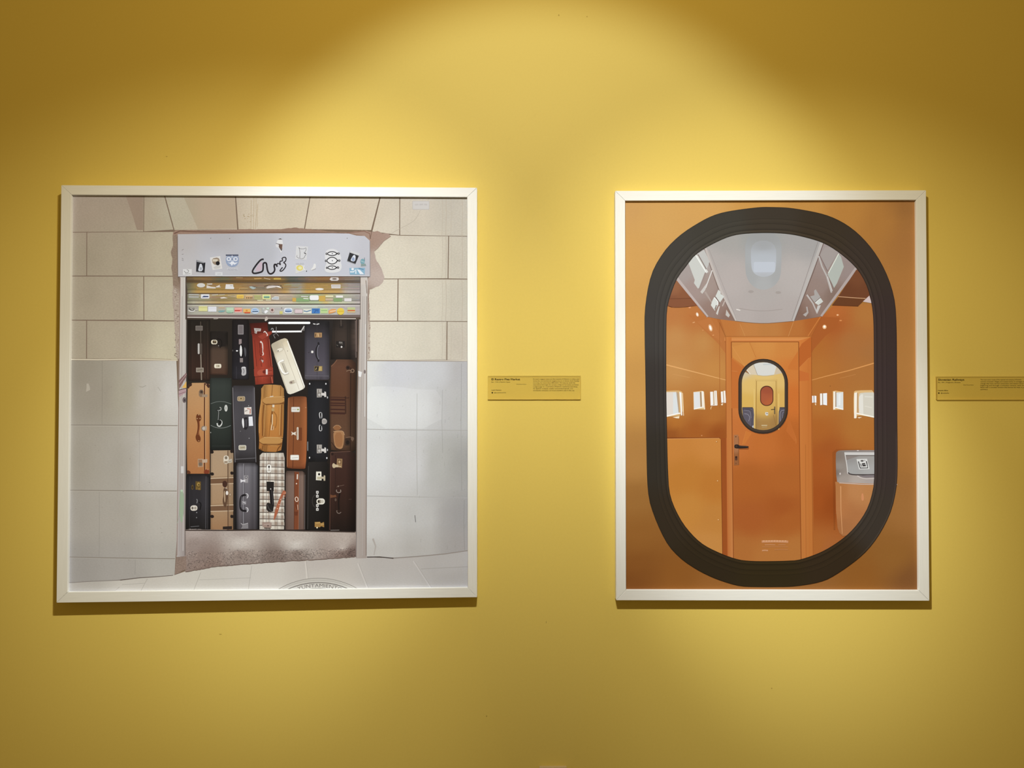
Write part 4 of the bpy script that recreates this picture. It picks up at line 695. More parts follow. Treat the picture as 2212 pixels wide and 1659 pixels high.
# brown trunk right
p = case(K([(1765,630),(1800,600),(1830,560),(2000,562),(2048,600),(2045,1590),(1990,1615),(1765,1590),(1755,1300),(1752,1000)]), hmul(vgrad(K,[(560,(98,64,46)),(640,(108,68,48)),(900,(104,64,42)),(1200,(102,68,48)),(1500,(104,72,50)),(1610,(72,48,34))]), 712, 769, [(0,.75),(.1,1.02),(.6,1.05),(.78,.85),(.84,.7),(1,.55)]), 'worn brown trunk with dark bands at the right', 4, 10, .16)
for y, h in ((985,10),(1005,24),(1050,14),(1075,14),(1120,16),(1160,22)): p.poly(K([(1756,y),(1925,y+4),(1925,y+4+h),(1756,y+h)]), (74,42,34))
p.line(K([(1990,650),(1985,1600)]), 2.0, (54,34,26)); p.line(K([(1930,980),(1932,1180)]), 3.0, (74,46,34)); p.ellipse(*K(1958,655), 4.6, 4.6, (62,42,34)); p.ellipse(*K(1958,655), 1.8, 2.0, (30,22,18)); p.line(smooth(K([(1940,695),(1975,680),(2000,700),(1985,712)]),1,False), 1.6, (150,116,90)); p.ellipse(*K(2010,690), 4.2, 4.4, (150,118,92)); p.ellipse(*K(2010,690), 2.4, 2.6, (72,48,38)); p.line(smooth(K([(1918,990),(1940,1000),(1972,995)]),1,False), 1.4, (60,38,30)); p.line(K([(1768,640),(1800,610),(1832,568)]), 1.4, (140,96,68))
p.poly(smooth(K([(1788,1340),(1815,1308),(1860,1310),(1882,1340),(1858,1365),(1810,1368)]),1), (160,104,62)); p.line(smooth(K([(1788,1340),(1815,1308),(1860,1310),(1882,1340)]),1,False), 1.0, (196,148,104)); p.poly(smooth(K([(1792,1380),(1850,1372),(1905,1375),(1918,1420),(1905,1560),(1870,1585),(1810,1555),(1795,1470)]),1), (186,132,84)); p.poly(smooth(K([(1805,1395),(1895,1390),(1898,1540),(1860,1565),(1815,1540)]),1), (172,114,68)); p.line(smooth(K([(1792,1380),(1850,1372),(1905,1375),(1918,1420)]),1,False), 1.0, (214,168,120)); p.rect(*K(1925,1455,1980,1540), (64,46,36), r=2); p.ellipse(*K(1955,1505), 3.6, 4.6, (40,29,24)); p.line(smooth(K([(1935,1450),(1985,1440),(2020,1455),(2010,1490)]),1,False), 1.6, (130,100,78)); p.ellipse(*K(2008,1462), 3.4, 4.0, (120,92,72)); p.line(K([(1770,1500),(1830,1585),(1985,1605)]), 1.2, (60,38,28))
# bottom row
K = Dd
p = case(K([(112,700),(135,655),(370,655),(392,700),(392,1285),(108,1285)]), hmul(vgrad(K,[(655,(40,36,36)),(720,(54,50,52)),(1000,(52,49,52)),(1285,(34,31,30))]), 401, 454, [(0,.7),(.2,1.02),(.75,1),(.8,1.25),(.83,.7),(.92,.9),(1,.6)]), 'black suitcase with brass locks, bottom left')
p.line(K([(345,680),(340,1275)]), 1.0, (104,100,102)); p.line(K([(365,690),(362,1275)]), .8, (84,80,80)); p.line(K([(160,680),(155,1270)]), .8, (66,62,64)); p.poly(K([(225,735),(285,738),(285,835),(222,830)]), (112,86,40)); p.ellipse(*K(258,770), 3.4, 4.2, (176,140,66)); p.ellipse(*K(262,775), 1.4, 1.8, (60,44,24), 8); p.line(K([(240,800),(240,830)]), 1.6, (150,116,54)); p.ellipse(*K(265,822), 2.0, 2.4, (150,116,54)); p.poly(smooth(K([(178,778),(200,775),(202,828),(178,832)]),1), (106,82,40)); p.ellipse(*K(190,805), 1.4, 3.2, (62,48,28)); p.poly(smooth(K([(165,1025),(190,1008),(235,1010),(248,1035),(240,1065),(200,1072),(170,1065)]),1), (216,206,190)); p.ellipse(*K(190,1040), 2.4, 3.0, (120,110,98)); p.ellipse(*K(222,1040), 2.8, 3.2, (176,164,146)); p.line(smooth(K([(236,938),(246,950),(240,985)]),1,False), 1.4, (150,148,150)); p.line(smooth(K([(262,970),(290,990),(275,1060)]),1,False), 2.4, (28,26,27)); p.ellipse(*K(238,1090), 1.2, 1.4, (150,146,146), 8); p.ellipse(*K(236,1148), 1.2, 1.4, (130,126,126), 8); p.line(K([(168,1252),(265,1245)]), 1.2, (110,108,108))
p = case(K([(398,420),(425,385),(640,382),(655,420),(652,1285),(396,1285)]), hmul(vgrad(K,[(382,(190,158,122)),(600,(192,158,120)),(800,(186,150,112)),(1060,(182,144,104)),(1285,(172,126,84))]), 455, 504, [(0,.85),(.06,1),(.7,1),(.78,.96),(1,.86)]), 'beige suitcase with brown bands, bottom row', 4, 10, .14)
for y in (700,1010): p.poly(K([(396,y+8),(655,y-2),(655,y+54),(396,y+62)]), (128,92,64)); p.line(K([(396,y+4),(655,y-6)]), 1.6, (216,190,154)); p.line(K([(396,y+68),(655,y+60)]), 1.6, (214,186,150)); p.line(K([(396,y-12),(655,y-20)]), .8, (150,116,84))
p.line(K([(592,385),(594,1285)]), 1.6, (92,62,44)); p.line(K([(604,385),(606,1285)]), .9, (150,118,88))
for x, y in ((415,652),(640,642),(415,1135),(640,1135),(412,402),(638,395)): p.poly(smooth(K([(x-20,y-20),(x+18,y-16),(x+20,y+16),(x-18,y+20)]),1), (46,36,32))
p.poly(smooth(K([(542,455),(565,440),(600,448),(605,480),(600,535),(545,538)]),1), (218,206,184)); p.ellipse(*K(572,468), 3.0, 3.4, (140,124,104)); p.rect(*K(552,505,590,530), (172,150,122), r=.5); p.poly(K([(590,495),(638,478),(642,520),(600,528)]), (206,194,172)); p.line(K([(600,510),(635,505)]), 1.0, (140,120,98)); p.poly(smooth(K([(530,740),(560,725),(588,750),(585,790),(560,810),(532,790)]),1), (78,48,36)); p.poly(smooth(K([(540,820),(565,805),(590,830),(588,960),(575,1030),(550,1030),(530,960),(545,890)]),1), (106,76,54)); p.poly(smooth(K([(548,850),(562,840),(566,960),(552,985)]),1), (196,164,126)); p.ellipse(*K(583,868), 2.6, 4.6, (228,220,208)); p.line(K([(585,820),(560,810)]), 1.2, (190,176,158)); p.ellipse(*K(618,885), 2.6, 4.4, (150,122,92)); p.ellipse(*K(618,885), 1.3, 2.2, (206,180,146)); p.poly(K([(535,1250),(640,1245),(640,1280),(535,1282)]), (50,40,36))
p = case(K([(685,560),(700,525),(905,525),(945,560),(945,1280),(675,1280)]), hmul(vgrad(K,[(525,(70,66,68)),(580,(122,118,122)),(800,(112,107,111)),(1100,(98,92,95)),(1280,(80,74,76))]), 508, 559.5, [(0,.28),(.08,.42),(.13,.95),(.17,1.15),(.3,1.05),(.6,1.05),(.8,.8),(.83,1.1),(.87,.45),(.9,.8),(.94,.3),(1,.3)]), 'silver grey hard suitcase, bottom row', 4, 4)
p.line(K([(772,535),(770,1275)]), 1.4, (150,146,150)); p.line(K([(782,535),(780,1275)]), .9, (78,74,76)); p.poly(K([(775,668),(825,668),(822,752),(778,752)]), (164,158,158)); p.ellipse(*K(800,690), 3.0, 3.2, (112,106,108)); p.ellipse(*K(800,690), 1.4, 1.5, (196,192,192)); p.poly(K([(735,710),(760,722),(790,715),(790,742),(762,738),(738,752)]), (216,212,212)); p.line(smooth(K([(815,890),(760,892),(735,925),(732,1040),(755,1072),(812,1070)]),2,False), 4.2, (34,31,33)); p.line(smooth(K([(750,905),(742,930),(740,1030)]),1,False), .9, (110,106,110))
for y in (900,1058): p.line(smooth(K([(795,y-22),(818,y-20),(824,y+8),(808,y+28)]),1,False), 1.8, (206,202,202)); p.ellipse(*K(808,y), 1.7, 2.4, (140,136,138))
p.poly(K([(752,958),(802,962),(800,1000),(755,1000)]), (150,145,147)); p.line(K([(762,970),(795,985)]), 1.2, (206,202,202)); p.poly(K([(735,1205),(760,1222),(822,1205),(825,1272),(740,1275),(758,1245)]), (140,134,134)); p.line(K([(740,1212),(765,1228),(820,1212)]), 1.0, (196,190,190))
p = case(K([(955,440),(985,412),(1225,412),(1238,470),(1232,1282),(952,1282)]), hmul(vgrad(K,[(412,(214,204,186)),(700,(232,224,208)),(1100,(232,224,204)),(1282,(212,202,184))]), 561, 615, [(0,.86),(.06,1),(.92,1),(1,.88)]), 'cream and brown checked suitcase, bottom row', 4)
for x, w in ((985,22),(1125,30),(1200,26),(1050,16)): p.poly(K([(x,415),(x+w,415),(x+w-6,1280),(x-6,1280)]), (206,192,172))
for i, y in enumerate(range(455,1235,74)):
    p.poly(K([(955,y),(1235,y+6),(1235,y+42),(955,y+36)]), (206,192,174))
    for x, w in ((985,22),(1125,30),(1200,26),(1050,16)): p.poly(K([(x-2,y+1),(x+w-2,y+2),(x+w-2,y+40),(x-2,y+38)]), (168,146,126))
for y in range(495,1270,74): p.line(K([(955,y),(1236,y+6)]), 1.3, (96,78,68))
for x in (1035,1075,1165): p.line(K([(x,415),(x-6,1280)]), .9, (120,104,92))
p.poly(smooth(K([(1035,555),(1060,540),(1088,555),(1085,625),(1060,640),(1035,625)]),1), (238,234,222)); p.ellipse(*K(1061,570), 1.9, 2.8, (48,38,34)); p.line(K([(1061,575),(1061,600)]), 1.0, (60,48,44)); p.ellipse(*K(1061,612), 3.2, 2.2, (206,196,178)); p.poly(K([(1034,738),(1118,740),(1114,850),(1036,845)]), (40,36,34)); p.poly(K([(1062,820),(1105,815),(1120,1000),(1105,1085),(1080,1040)]), (36,32,32)); p.poly(smooth(K([(1030,985),(1060,975),(1112,1020),(1108,1085),(1035,1080)]),1), (44,40,38)); p.line(K([(1090,830),(1105,1000)]), .9, (92,86,84)); p.ellipse(*K(1080,822), 1.3, 1.6, (196,190,184), 8); p.line(smooth(K([(1040,1000),(1060,1050),(1090,1075)]),1,False), 1.2, (90,84,80)); p.poly(K([(985,1205),(1040,1198),(1090,1205),(1088,1262),(1010,1262),(985,1240)]), (170,142,126)); p.line(K([(1000,1225),(1080,1222)]), 1.2, (206,184,168)); p.ellipse(*K(1050,1240), 1.8, 1.8, (112,88,78), 8); p.line(K([(1005,1268),(1080,1270)]), 1.6, (60,46,42))
p = case(K([(1250,640),(1262,615),(1440,620),(1480,650),(1478,1285),(1245,1285)]), hmul(vgrad(K,[(612,(84,64,54)),(680,(132,106,92)),(900,(130,104,90)),(1285,(112,86,74))]), 617, 661, [(0,.7),(.08,1),(.4,1.05),(.75,1.0),(.85,1.1),(.9,.6),(.95,.4),(1,.3)]), 'taupe suitcase with a narrow leather strap, bottom row', 4, 5, .1)
p.poly(K([(1348,625),(1402,632),(1396,1284),(1342,1282)]), (138,72,42)); p.line(K([(1350,630),(1345,1280)]), .9, (96,48,30)); p.line(K([(1400,640),(1394,1280)]), .9, (176,104,68)); p.line(K([(1384,655),(1382,712)]), 2.6, (222,212,196)); p.ellipse(*K(1373,762), 1.5, 1.5, (222,206,186), 9); p.line(smooth(K([(1355,925),(1375,910),(1392,930),(1388,965),(1365,965)]),1), 1.6, (226,204,180), True); p.line(smooth(K([(1375,970),(1362,1000),(1372,1040),(1390,1060)]),1,False), 2.0, (112,54,32)); p.line(K([(1385,1000),(1388,1060)]), 1.2, (222,190,164)); p.poly(K([(1348,1080),(1392,1080),(1385,1125),(1352,1125)]), (116,58,34)); p.line(K([(1470,660),(1465,1280)]), 1.2, (104,96,94))
p = case(K([(1495,545),(1515,515),(1715,512),(1738,545),(1738,1300),(1480,1296)]), hmul(vgrad(K,[(512,(44,40,38)),(600,(42,38,36)),(1000,(36,33,30)),(1300,(30,26,24))]), 662, 711, [(0,.6),(.08,1.1),(.5,1.05),(1,.7)]), 'black suitcase with cream and brass catches, bottom row', 4)
p.line(K([(1508,560),(1500,1280)]), .9, (84,78,74)); p.poly(K([(1596,625),(1655,625),(1658,725),(1594,722)]), (232,226,206)); p.ellipse(*K(1630,655), 2.4, 2.6, (40,34,30)); p.rect(*K(1608,682,1650,715), (206,196,160), r=.5); p.poly(K([(1650,680),(1680,685),(1685,665),(1700,672),(1700,728),(1682,730),(1678,705),(1650,708)]), (206,190,156))
for y in (860,905,1010,1055): p.rect(*K(1596,y-15,1624,y+15), (222,218,208), r=.8); p.rect(*K(1604,y-6,1616,y+6), (96,90,84), r=.4)
p.line(K([(1610,870),(1610,900)]), 1.2, (206,202,196)); p.line(K([(1610,1020),(1610,1050)]), 1.2, (206,202,196)); p.line(smooth(K([(1590,885),(1560,910),(1550,965),(1562,1010),(1590,1035)]),1,False), 1.6, (66,60,56)); p.rect(*K(1600,930,1695,998), (226,220,202), r=6); p.rect(*K(1612,945,1655,985), (150,140,118), r=3); p.ellipse(*K(1625,965), 1.9, 3.0, (60,52,46)); p.ellipse(*K(1665,965), 3.4, 3.6, (206,198,176)); p.poly(K([(1580,1198),(1640,1195),(1650,1212),(1685,1198),(1688,1258),(1652,1245),(1640,1258),(1580,1255)]), (178,132,66)); p.line(K([(1590,1210),(1640,1208)]), 1.4, (222,184,112)); p.ellipse(*K(1607,1262), 1.8, 1.8, (232,214,170), 9); p.line(K([(1650,1225),(1685,1222)]), 1.2, (214,176,110))
p = case(K([(1760,400),(1985,388),(2042,420),(2040,1308),(1745,1300)]), hmul(vgrad(K,[(388,(72,48,40)),(500,(74,46,38)),(800,(66,40,32)),(1100,(52,34,27)),(1308,(36,26,22))]), 712, 768, [(0,.6),(.05,1.25),(.1,.95),(.6,1),(1,.6)]), 'dark brown suitcase with a brass catch, bottom right', 5, 10, .2)
p.line(K([(1765,405),(1985,396)]), 1.2, (112,78,62)); p.line(K([(1762,410),(1752,1290)]), 1.0, (116,76,60)); p.line(K([(1815,440),(1812,1280)]), .8, (48,30,25)); p.ellipse(*K(1780,425), 3.0, 3.0, (50,33,28)); p.poly(K([(1835,475),(1895,480),(1890,582),(1828,575)]), (166,128,84)); p.rect(*K(1846,490,1882,535), (126,92,58), r=.8); p.ellipse(*K(1862,515), 2.2, 3.0, (206,170,120)); p.poly(smooth(K([(1778,545),(1795,525),(1815,545),(1850,548),(1850,575),(1815,575),(1800,588),(1782,575)]),1), (216,192,150)); p.line(K([(1820,560),(1880,568)]), 1.6, (226,200,156)); p.line(smooth(K([(1830,800),(1850,790),(1880,785),(1915,778)]),1,False), 1.2, (110,84,70)); p.line(smooth(K([(1830,830),(1825,850),(1850,868),(1880,855),(1872,830)]),2,False), 1.8, (150,132,118)); p.ellipse(*K(1848,792), 1.4, 1.6, (150,128,110), 8); p.poly(K([(1756,885),(1790,895),(1820,888),(1828,915),(1790,918),(1760,925)]), (122,74,46)); p.line(smooth(K([(1865,870),(1850,960),(1855,1060)]),1,False), 3.4, (34,24,20)); p.line(smooth(K([(1832,1065),(1832,1090),(1858,1105),(1880,1085)]),2,False), 1.6, (130,112,98)); p.ellipse(*K(1818,945), 2.0, 3.4, (100,80,66)); p.line(K([(1965,940),(2000,938)]), 1.0, (84,60,50)); p.line(K([(1760,1292),(1860,1290)]), 1.4, (130,120,112))
# loose leather strap hanging over the checked case
p = PA('printed_leather_strap', 6, 'brown leather strap hanging over the checked suitcase')
p.poly(smooth(K([(1215,845),(1238,835),(1258,865),(1245,885),(1225,890),(1200,950),(1180,1030),(1150,1120),(1118,1182),(1112,1165),(1130,1060),(1170,950)]),1), (166,96,68)); p.line(K([(1222,870),(1255,868)]), 1.2, (206,150,118)); p.line(smooth(K([(1235,880),(1245,900),(1232,920)]),1,False), 1.6, (150,84,58))
for x, y in ((1195,940),(1175,1000),(1155,1045)): p.ellipse(*K(x,y), 1.1, 1.2, (216,180,150), 8)
root_a = parts_a[0].build(pic_a.root); pic_a.print_obj = root_a
for p in parts_a[1:]: p.build(root_a)

# ================================================================== photograph B: train door through a rounded window
G = crop(1310, 390, 380/2212); H = crop(1650, 390, 380/2212); I = crop(1380, 600, 380/2212); J = crop(1620, 600, 380/2212)
K2 = crop(1380, 800, 380/2212); L = crop(1620, 800, 380/2212); Mm = crop(1310, 1050, 380/2212); N = crop(1650, 1050, 380/2212)
parts_b = []
def PB(name, base, label=None):
    p = Part(pic_b, name, base, label); parts_b.append(p)
    if name not in ('print', 'printed_window_gasket'): p.clip = WIN
    return p
bgf = blur_field([(1360,445,(208,158,92)),(1420,480,(214,164,92)),(1370,560,(214,162,88)),(1375,700,(212,160,84)),(1375,850,(202,150,78)),(1372,1000,(176,126,66)),(1375,1080,(152,104,50)),
    (1380,1150,(142,92,40)),(1380,1230,(128,78,32)),(1365,1265,(116,68,28)),(1460,1240,(136,84,34)),(1560,1264,(144,92,42)),(1666,1272,(146,96,48)),(1760,1264,(142,92,44)),(1860,1240,(140,88,36)),(1930,1200,(142,94,42)),(1970,1255,(122,78,40)),
    (1960,1100,(156,106,54)),(1962,950,(166,112,54)),(1960,800,(170,116,58)),(1955,640,(166,112,56)),(1965,520,(158,106,54)),(1965,445,(146,98,50)),(1900,480,(168,114,54)),(1830,460,(180,124,58)),(1740,440,(192,138,68)),(1650,440,(206,150,74)),(1520,450,(214,162,90))], 1.4)
pb = PB('print', 0, 'matte photographic print of an orange train carriage door')
pb.poly([(1343,425),(1988,424),(1993,1283),(1345,1282)], bgf, grid=22, grain=.10)
OUT = [(1393.3,664.9),(1406,596),(1430,549.8),(1457.7,518),(1495.5,489.6),(1550.5,462),(1627.8,449),(1672,447.6),(1718.7,451),(1787,465.6),(1839,493),(1882,536),(1912.8,587.6),(1931,643),(1936,703),(1937,800),(1937.6,900),(1938,1023),(1931.7,1075.8),(1918,1118.7),(1890.5,1166.8),(1856,1204.6),(1802,1243),(1768,1257.6),(1718,1266),(1680,1267.5),(1640,1267.5),(1601,1266),(1567.6,1257.6),(1534,1245),(1500.7,1227.5),(1468,1204),(1438.8,1170),(1411.4,1110),(1399.3,1058.6),(1396,954.6),(1393.7,800),(1392.4,730)]
INN = [(1439.4,700),(1440.5,672),(1445,648),(1461,604.7),(1481.8,575.5),(1504,549),(1542,525.7),(1584.9,508.5),(1636,503.4),(1693,504.6),(1736,512),(1778.8,525.6),(1815,548),(1849,579),(1869.9,613),(1881,650),(1886,690),(1887.2,760),(1887.6,900),(1888,1023),(1884.6,1060),(1873,1098),(1851,1132.5),(1821.8,1161.7),(1778.8,1189.5),(1731,1207.5),(1700,1211),(1650,1212),(1620,1211.3),(1594,1208),(1559,1196),(1516,1173.7),(1481.8,1139),(1459.5,1101.5),(1447,1066),(1443.2,1023),(1441,946),(1439.3,851.5),(1439,760)]
def catmull(pts, m=8):
    out = []; n = len(pts); P = [np.array(p, float) for p in pts]
    for i in range(n):
        a, b, c, d = P[i-1], P[i], P[(i+1) % n], P[(i+2) % n]
        for k in range(m):
            t = k / m; out.append(tuple(.5*((2*b) + (c-a)*t + (2*a-5*b+4*c-d)*t*t + (3*b-a-3*c+d)*t**3)))
    return out
def by_angle(loop, cx, cy, n=144):
    """resample a closed loop at equal angles about a centre (angles measured in a squeezed frame)"""
    lo = catmull(loop); A_ = np.array(lo); an = np.unwrap(np.arctan2((A_[:,1]-cy)*.66, A_[:,0]-cx)); o = np.argsort(an)
    an = an[o]; A_ = A_[o]; t = np.linspace(-PI, PI, n, endpoint=False)
    an2 = np.concatenate([an - 2*PI, an, an + 2*PI]); X = np.concatenate([A_[:,0]]*3); Y = np.concatenate([A_[:,1]]*3)
    return list(zip(np.interp(t, an2, X), np.interp(t, an2, Y)))
oL = by_angle(OUT, 1666, 857); iL = by_angle(INN, 1664, 857)
WIN = [(o[0]*.45 + i[0]*.55, o[1]*.45 + i[1]*.55) for o, i in zip(oL, iL)][::3]
# carriage interior behind the window (drawn a little past the gasket's inner edge)
wl = PB('printed_carriage_wall', 1, 'orange carriage wall with four small windows')
wlf = blur_field([(1445,680,(190,122,66)),(1500,690,(188,116,60)),(1550,700,(176,104,50)),(1460,730,(196,140,80)),(1520,740,(194,138,76)),(1560,740,(190,124,62)),(1460,800,(198,144,82)),(1540,800,(196,136,70)),(1460,880,(192,132,66)),(1540,900,(178,110,48)),(1460,910,(180,112,46)),(1500,930,(164,92,36)),(1550,935,(150,78,30)),(1450,940,(146,80,32))], 1.35)
wl.poly([(1425,640),(1515,655),(1530,684),(1560,690),(1572,724),(1572,950),(1425,950)], wlf, grid=13, grain=.09)
wl.poly(I([(620,470),(870,490),(980,520),(1080,740),(1110,980),(1000,830),(780,620)]), (186,114,58)); wl.poly(I([(730,555),(900,500),(1010,700),(1050,820),(930,730)]), (190,118,62))
wl.line([I(345,1095),I(700,1185),I(1100,1288)], 2.6, (226,168,104), w1=1.4); wl.line([I(420,1212),I(640,1255)], 1.1, (206,150,88)); wl.line([I(1015,560),I(1018,1640)], 1.2, (168,100,46))
for x, y, rx, ry, c in ((735,462,2.8,4.6,(236,206,176)),(735,462,1.5,2.6,(252,244,232)),(900,630,4.2,8.0,(226,176,130)),(900,630,2.2,5.4,(254,248,240)),(640,372,2.6,2.2,(222,150,104)),(690,562,3.0,1.0,(222,164,112)),(935,722,2.0,1.0,(222,156,98)),(805,660,1.4,1.0,(216,150,90))):
    wl.ellipse(*I(x,y), rx, ry, c, 14, -.3)
wl.line([(1438,946.2),K2(1020,850)], 1.6, (120,58,24)); wl.ellipse(*K2(790,820), 1.6, 1.2, (206,140,90), 8)
wr = PB('printed_carriage_wall', 1, 'orange carriage wall behind the grey waste bin')
wrf = blur_field([(1775,690,(176,96,44)),(1800,700,(166,88,40)),(1800,680,(184,106,52)),(1870,680,(176,116,58)),(1760,740,(176,106,46)),(1840,740,(170,110,58)),(1880,760,(166,110,60)),(1770,800,(178,112,50)),(1860,800,(172,112,56)),(1770,870,(180,112,50)),(1860,870,(176,118,58)),(1770,930,(172,98,40)),(1850,930,(176,112,50)),(1790,970,(162,86,36)),(1765,1000,(166,86,34)),(1765,1080,(160,80,30)),(1800,1090,(148,72,26)),(1765,1180,(170,100,44)),(1790,1190,(166,98,50))], 1.35)
wr.poly([(1752,690),(1775,684),(1800,660),(1905,655),(1905,1200),(1740,1225),(1752,1000)], wrf, grid=13, grain=.09)
wr.poly(J([(890,490),(1130,500),(1080,640),(960,720),(800,900),(770,960),(770,720)]), (168,92,42)); wr.line([J(760,1292),J(930,1245),J(1250,1165),J(1565,1072)], 1.2, (216,150,86), w1=2.4); wr.line([J(1130,1265),J(1330,1215)], 1.0, (190,128,70)); wr.line([J(765,700),(1752,990)], 1.4, (156,88,38))
for x, y, rx, ry, c in ((937,618,4.4,4.6,(236,190,140)),(937,614,2.2,2.6,(254,248,240)),(1102,468,2.8,1.9,(228,160,104)),(1102,468,1.2,.9,(246,214,180)),(1140,538,2.8,1.4,(214,140,82)),(1008,1362,1.0,1.0,(130,80,40))): wr.ellipse(*J(x,y), rx, ry, c, 14)
# ceiling with lamp
ce = PB('printed_carriage_ceiling', 2, 'pale grey carriage ceiling with an oval lamp')
ce.poly([(1505,490),(1790,490),(1779,522),(1713,694),(1676,697.4),(1651,699),(1620,697.4),(1588.4,693.8),(1521,536)], blur_field([(1560,520,(168,164,158)),(1640,510,(160,160,156)),(1750,520,(166,162,158)),(1540,560,(180,172,166)),(1580,600,(184,174,168)),(1720,600,(184,176,170)),(1650,640,(178,170,164)),(1610,680,(180,170,164)),(1700,680,(178,168,162)),(1650,690,(176,166,160))]), grid=14, grain=.10)
ce.poly(smooth([(1610,500),(1688,500),(1688,580),(1684,605),(1668,622),(1649,627),(1630,622),(1614,605),(1609,580)],2), blur_field([(1649,510,(158,158,156)),(1649,560,(172,174,174)),(1620,600,(168,168,166)),(1680,600,(168,168,166)),(1649,615,(174,174,172))]), grid=8)
ce.poly(smooth([(1622,520),(1676,520),(1677,575),(1672,592),(1649,600),(1628,592),(1622,575)],2), blur_field([(1649,525,(164,165,165)),(1649,560,(182,186,190)),(1649,578,(192,197,204)),(1649,596,(180,182,184))]), grid=7)
ce.rect(1628,566,1674,588, (194,199,206), r=3)
for x, y in ((1622,630),(1681,632)): ce.ellipse(x, y, 6, 3, (166,157,150))
ce.line(smooth([(1597,666),(1625,671),(1655,672),(1690,668)],2,False), 1.4, (164,153,146)); ce.line([I(1225,398),I(1275,410)], 2.0, (230,224,214))
# cove panels with mirrored windows
def cove(pts, fn, label):
    p = PB('printed_cove_panel', 2, label); p.poly(pts, fn, grid=12, grain=.09); return p
cl = cove([(1450,590),(1500,540),(1521,528),(1589.4,694),(1556,690),(1528,684.4)], blur_field([(1480,590,(168,156,150)),(1520,560,(176,166,160)),(1500,620,(166,146,138)),(1530,620,(164,146,136)),(1560,640,(156,136,126)),(1540,670,(150,124,112)),(1575,685,(140,110,96))]), 'brownish grey cove panel with window reflections')
cl.line([G(880,1232),I(865,492)], 8.0, (190,176,170), w1=4.6); cl.line([G(870,1250),I(855,495)], 1.2, (150,112,96)); cl.line([G(1240,850),I(1030,155),I(1228,548)], 6.0, (196,186,178), w1=4.4); cl.line([G(1225,850),I(1005,155),I(1205,545)], 1.6, (128,108,98)); cl.line([G(1290,870),I(1240,560)], .9, (160,150,144))
SH1 = (214,216,208); SH2 = (196,194,186)
cl.poly(G([(1020,1010),(1110,930),(1250,1150),(1190,1330),(1150,1360),(1100,1290),(1110,1250)]), lambda x, y: (206,206,198), grid=8); cl.poly(G([(1120,930),(1160,950),(1280,1150),(1255,1165)]), (222,222,214)); cl.line(G([(1112,925),(1250,1150)]), 1.8, (246,246,240)); cl.poly(G([(1140,925),(1230,870),(1295,1020),(1260,1120)]), (196,194,188)); cl.line(G([(1150,930),(1255,1115)]), 2.4, (142,128,120)); cl.poly(G([(1320,1130),(1335,1130),(1240,1380),(1205,1425),(1180,1400),(1260,1290)]), (204,198,190)); cl.line(G([(1330,1130),(1250,1350)]), 1.0, (236,232,226)); cl.line(G([(1245,1160),(1165,1370)]), 3.0, (158,142,134))
cl.line(G([(1240,1400),(1340,1560)]), 4.5, (176,160,150), w1=2)
cl.poly(I([(1000,150),(1025,175),(1030,205),(1072,235),(1020,312),(960,240)]), SH1); cl.poly(I([(945,245),(985,290),(1000,335),(965,395),(955,415),(905,345),(925,285)]), (218,220,212)); cl.line(I([(950,248),(992,300),(995,335)]), 1.6, (250,250,246)); cl.line(I([(962,238),(1015,312),(1005,330)]), 1.4, (110,94,86)); cl.poly(I([(1005,360),(1018,358),(990,470),(970,450)]), (210,206,198)); cl.line(I([(975,345),(955,400)]), 2.0, (120,100,90)); cl.line(I([(1085,280),(1050,358)]), 2.0, (196,182,172)); cl.poly(I([(1100,400),(1125,440),(1145,470),(1128,500),(1090,470)]), (196,190,182))
cr = cove([(1779,515),(1815,540),(1858,575),(1849,584),(1773,684),(1712,694.4)], blur_field([(1800,540,(160,148,144)),(1830,575,(152,136,130)),(1790,590,(154,136,128)),(1770,620,(150,130,120)),(1800,640,(134,112,100)),(1760,660,(146,122,110)),(1730,685,(128,100,86))]), 'brown grey cove panel on the shaded side')
cr.line([H(735,765),H(590,1160),J(540,548)], 7.6, (186,180,174), w1=3.8); cr.line([H(755,775),H(610,1180),J(560,540)], 1.6, (112,92,84)); cr.line([H(680,770),J(525,530)], .9, (140,130,124)); cr.line([H(1160,1105),J(895,483)], 6.4, (178,164,158), w1=4.6)
cr.poly(H([(770,840),(870,840),(930,900),(800,1130),(700,940)]), (164,154,148)); cr.line(H([(700,940),(800,1140)]), 1.8, (130,112,106)); cr.poly(H([(940,925),(970,960),(1005,1085),(920,1290),(880,1355),(860,1300),(800,1180)]), (178,182,172)); cr.line(H([(940,920),(810,1165)]), 1.8, (222,226,216)); cr.line(H([(690,950),(730,1080),(790,1200),(850,1410)]), 3.2, (186,180,174)); cr.line(H([(800,1200),(880,1360)]), 2.2, (134,116,108)); cr.line(H([(800,1205),(860,1390)]), 1.6, (206,202,194))
cr.poly(J([(805,165),(825,145),(890,250),(815,315),(755,235),(810,220)]), (170,164,158)); cr.poly(J([(885,250),(920,300),(860,345),(820,320)]), (206,208,200)); cr.line(J([(880,258),(820,318)]), 1.8, (230,230,224)); cr.line(J([(890,245),(815,310)]), 1.1, (112,94,86)); cr.line(J([(715,215),(790,320),(845,450)]), 3.6, (190,182,176), w1=2.4); cr.poly(J([(850,350),(890,345),(885,360),(850,440),(830,420)]), (196,192,186)); cr.line(J([(735,210),(800,315)]), 1.2, (128,110,102)); cr.poly(J([(705,365),(722,365),(735,440),(700,490),(665,465),(715,430)]), (176,168,162))
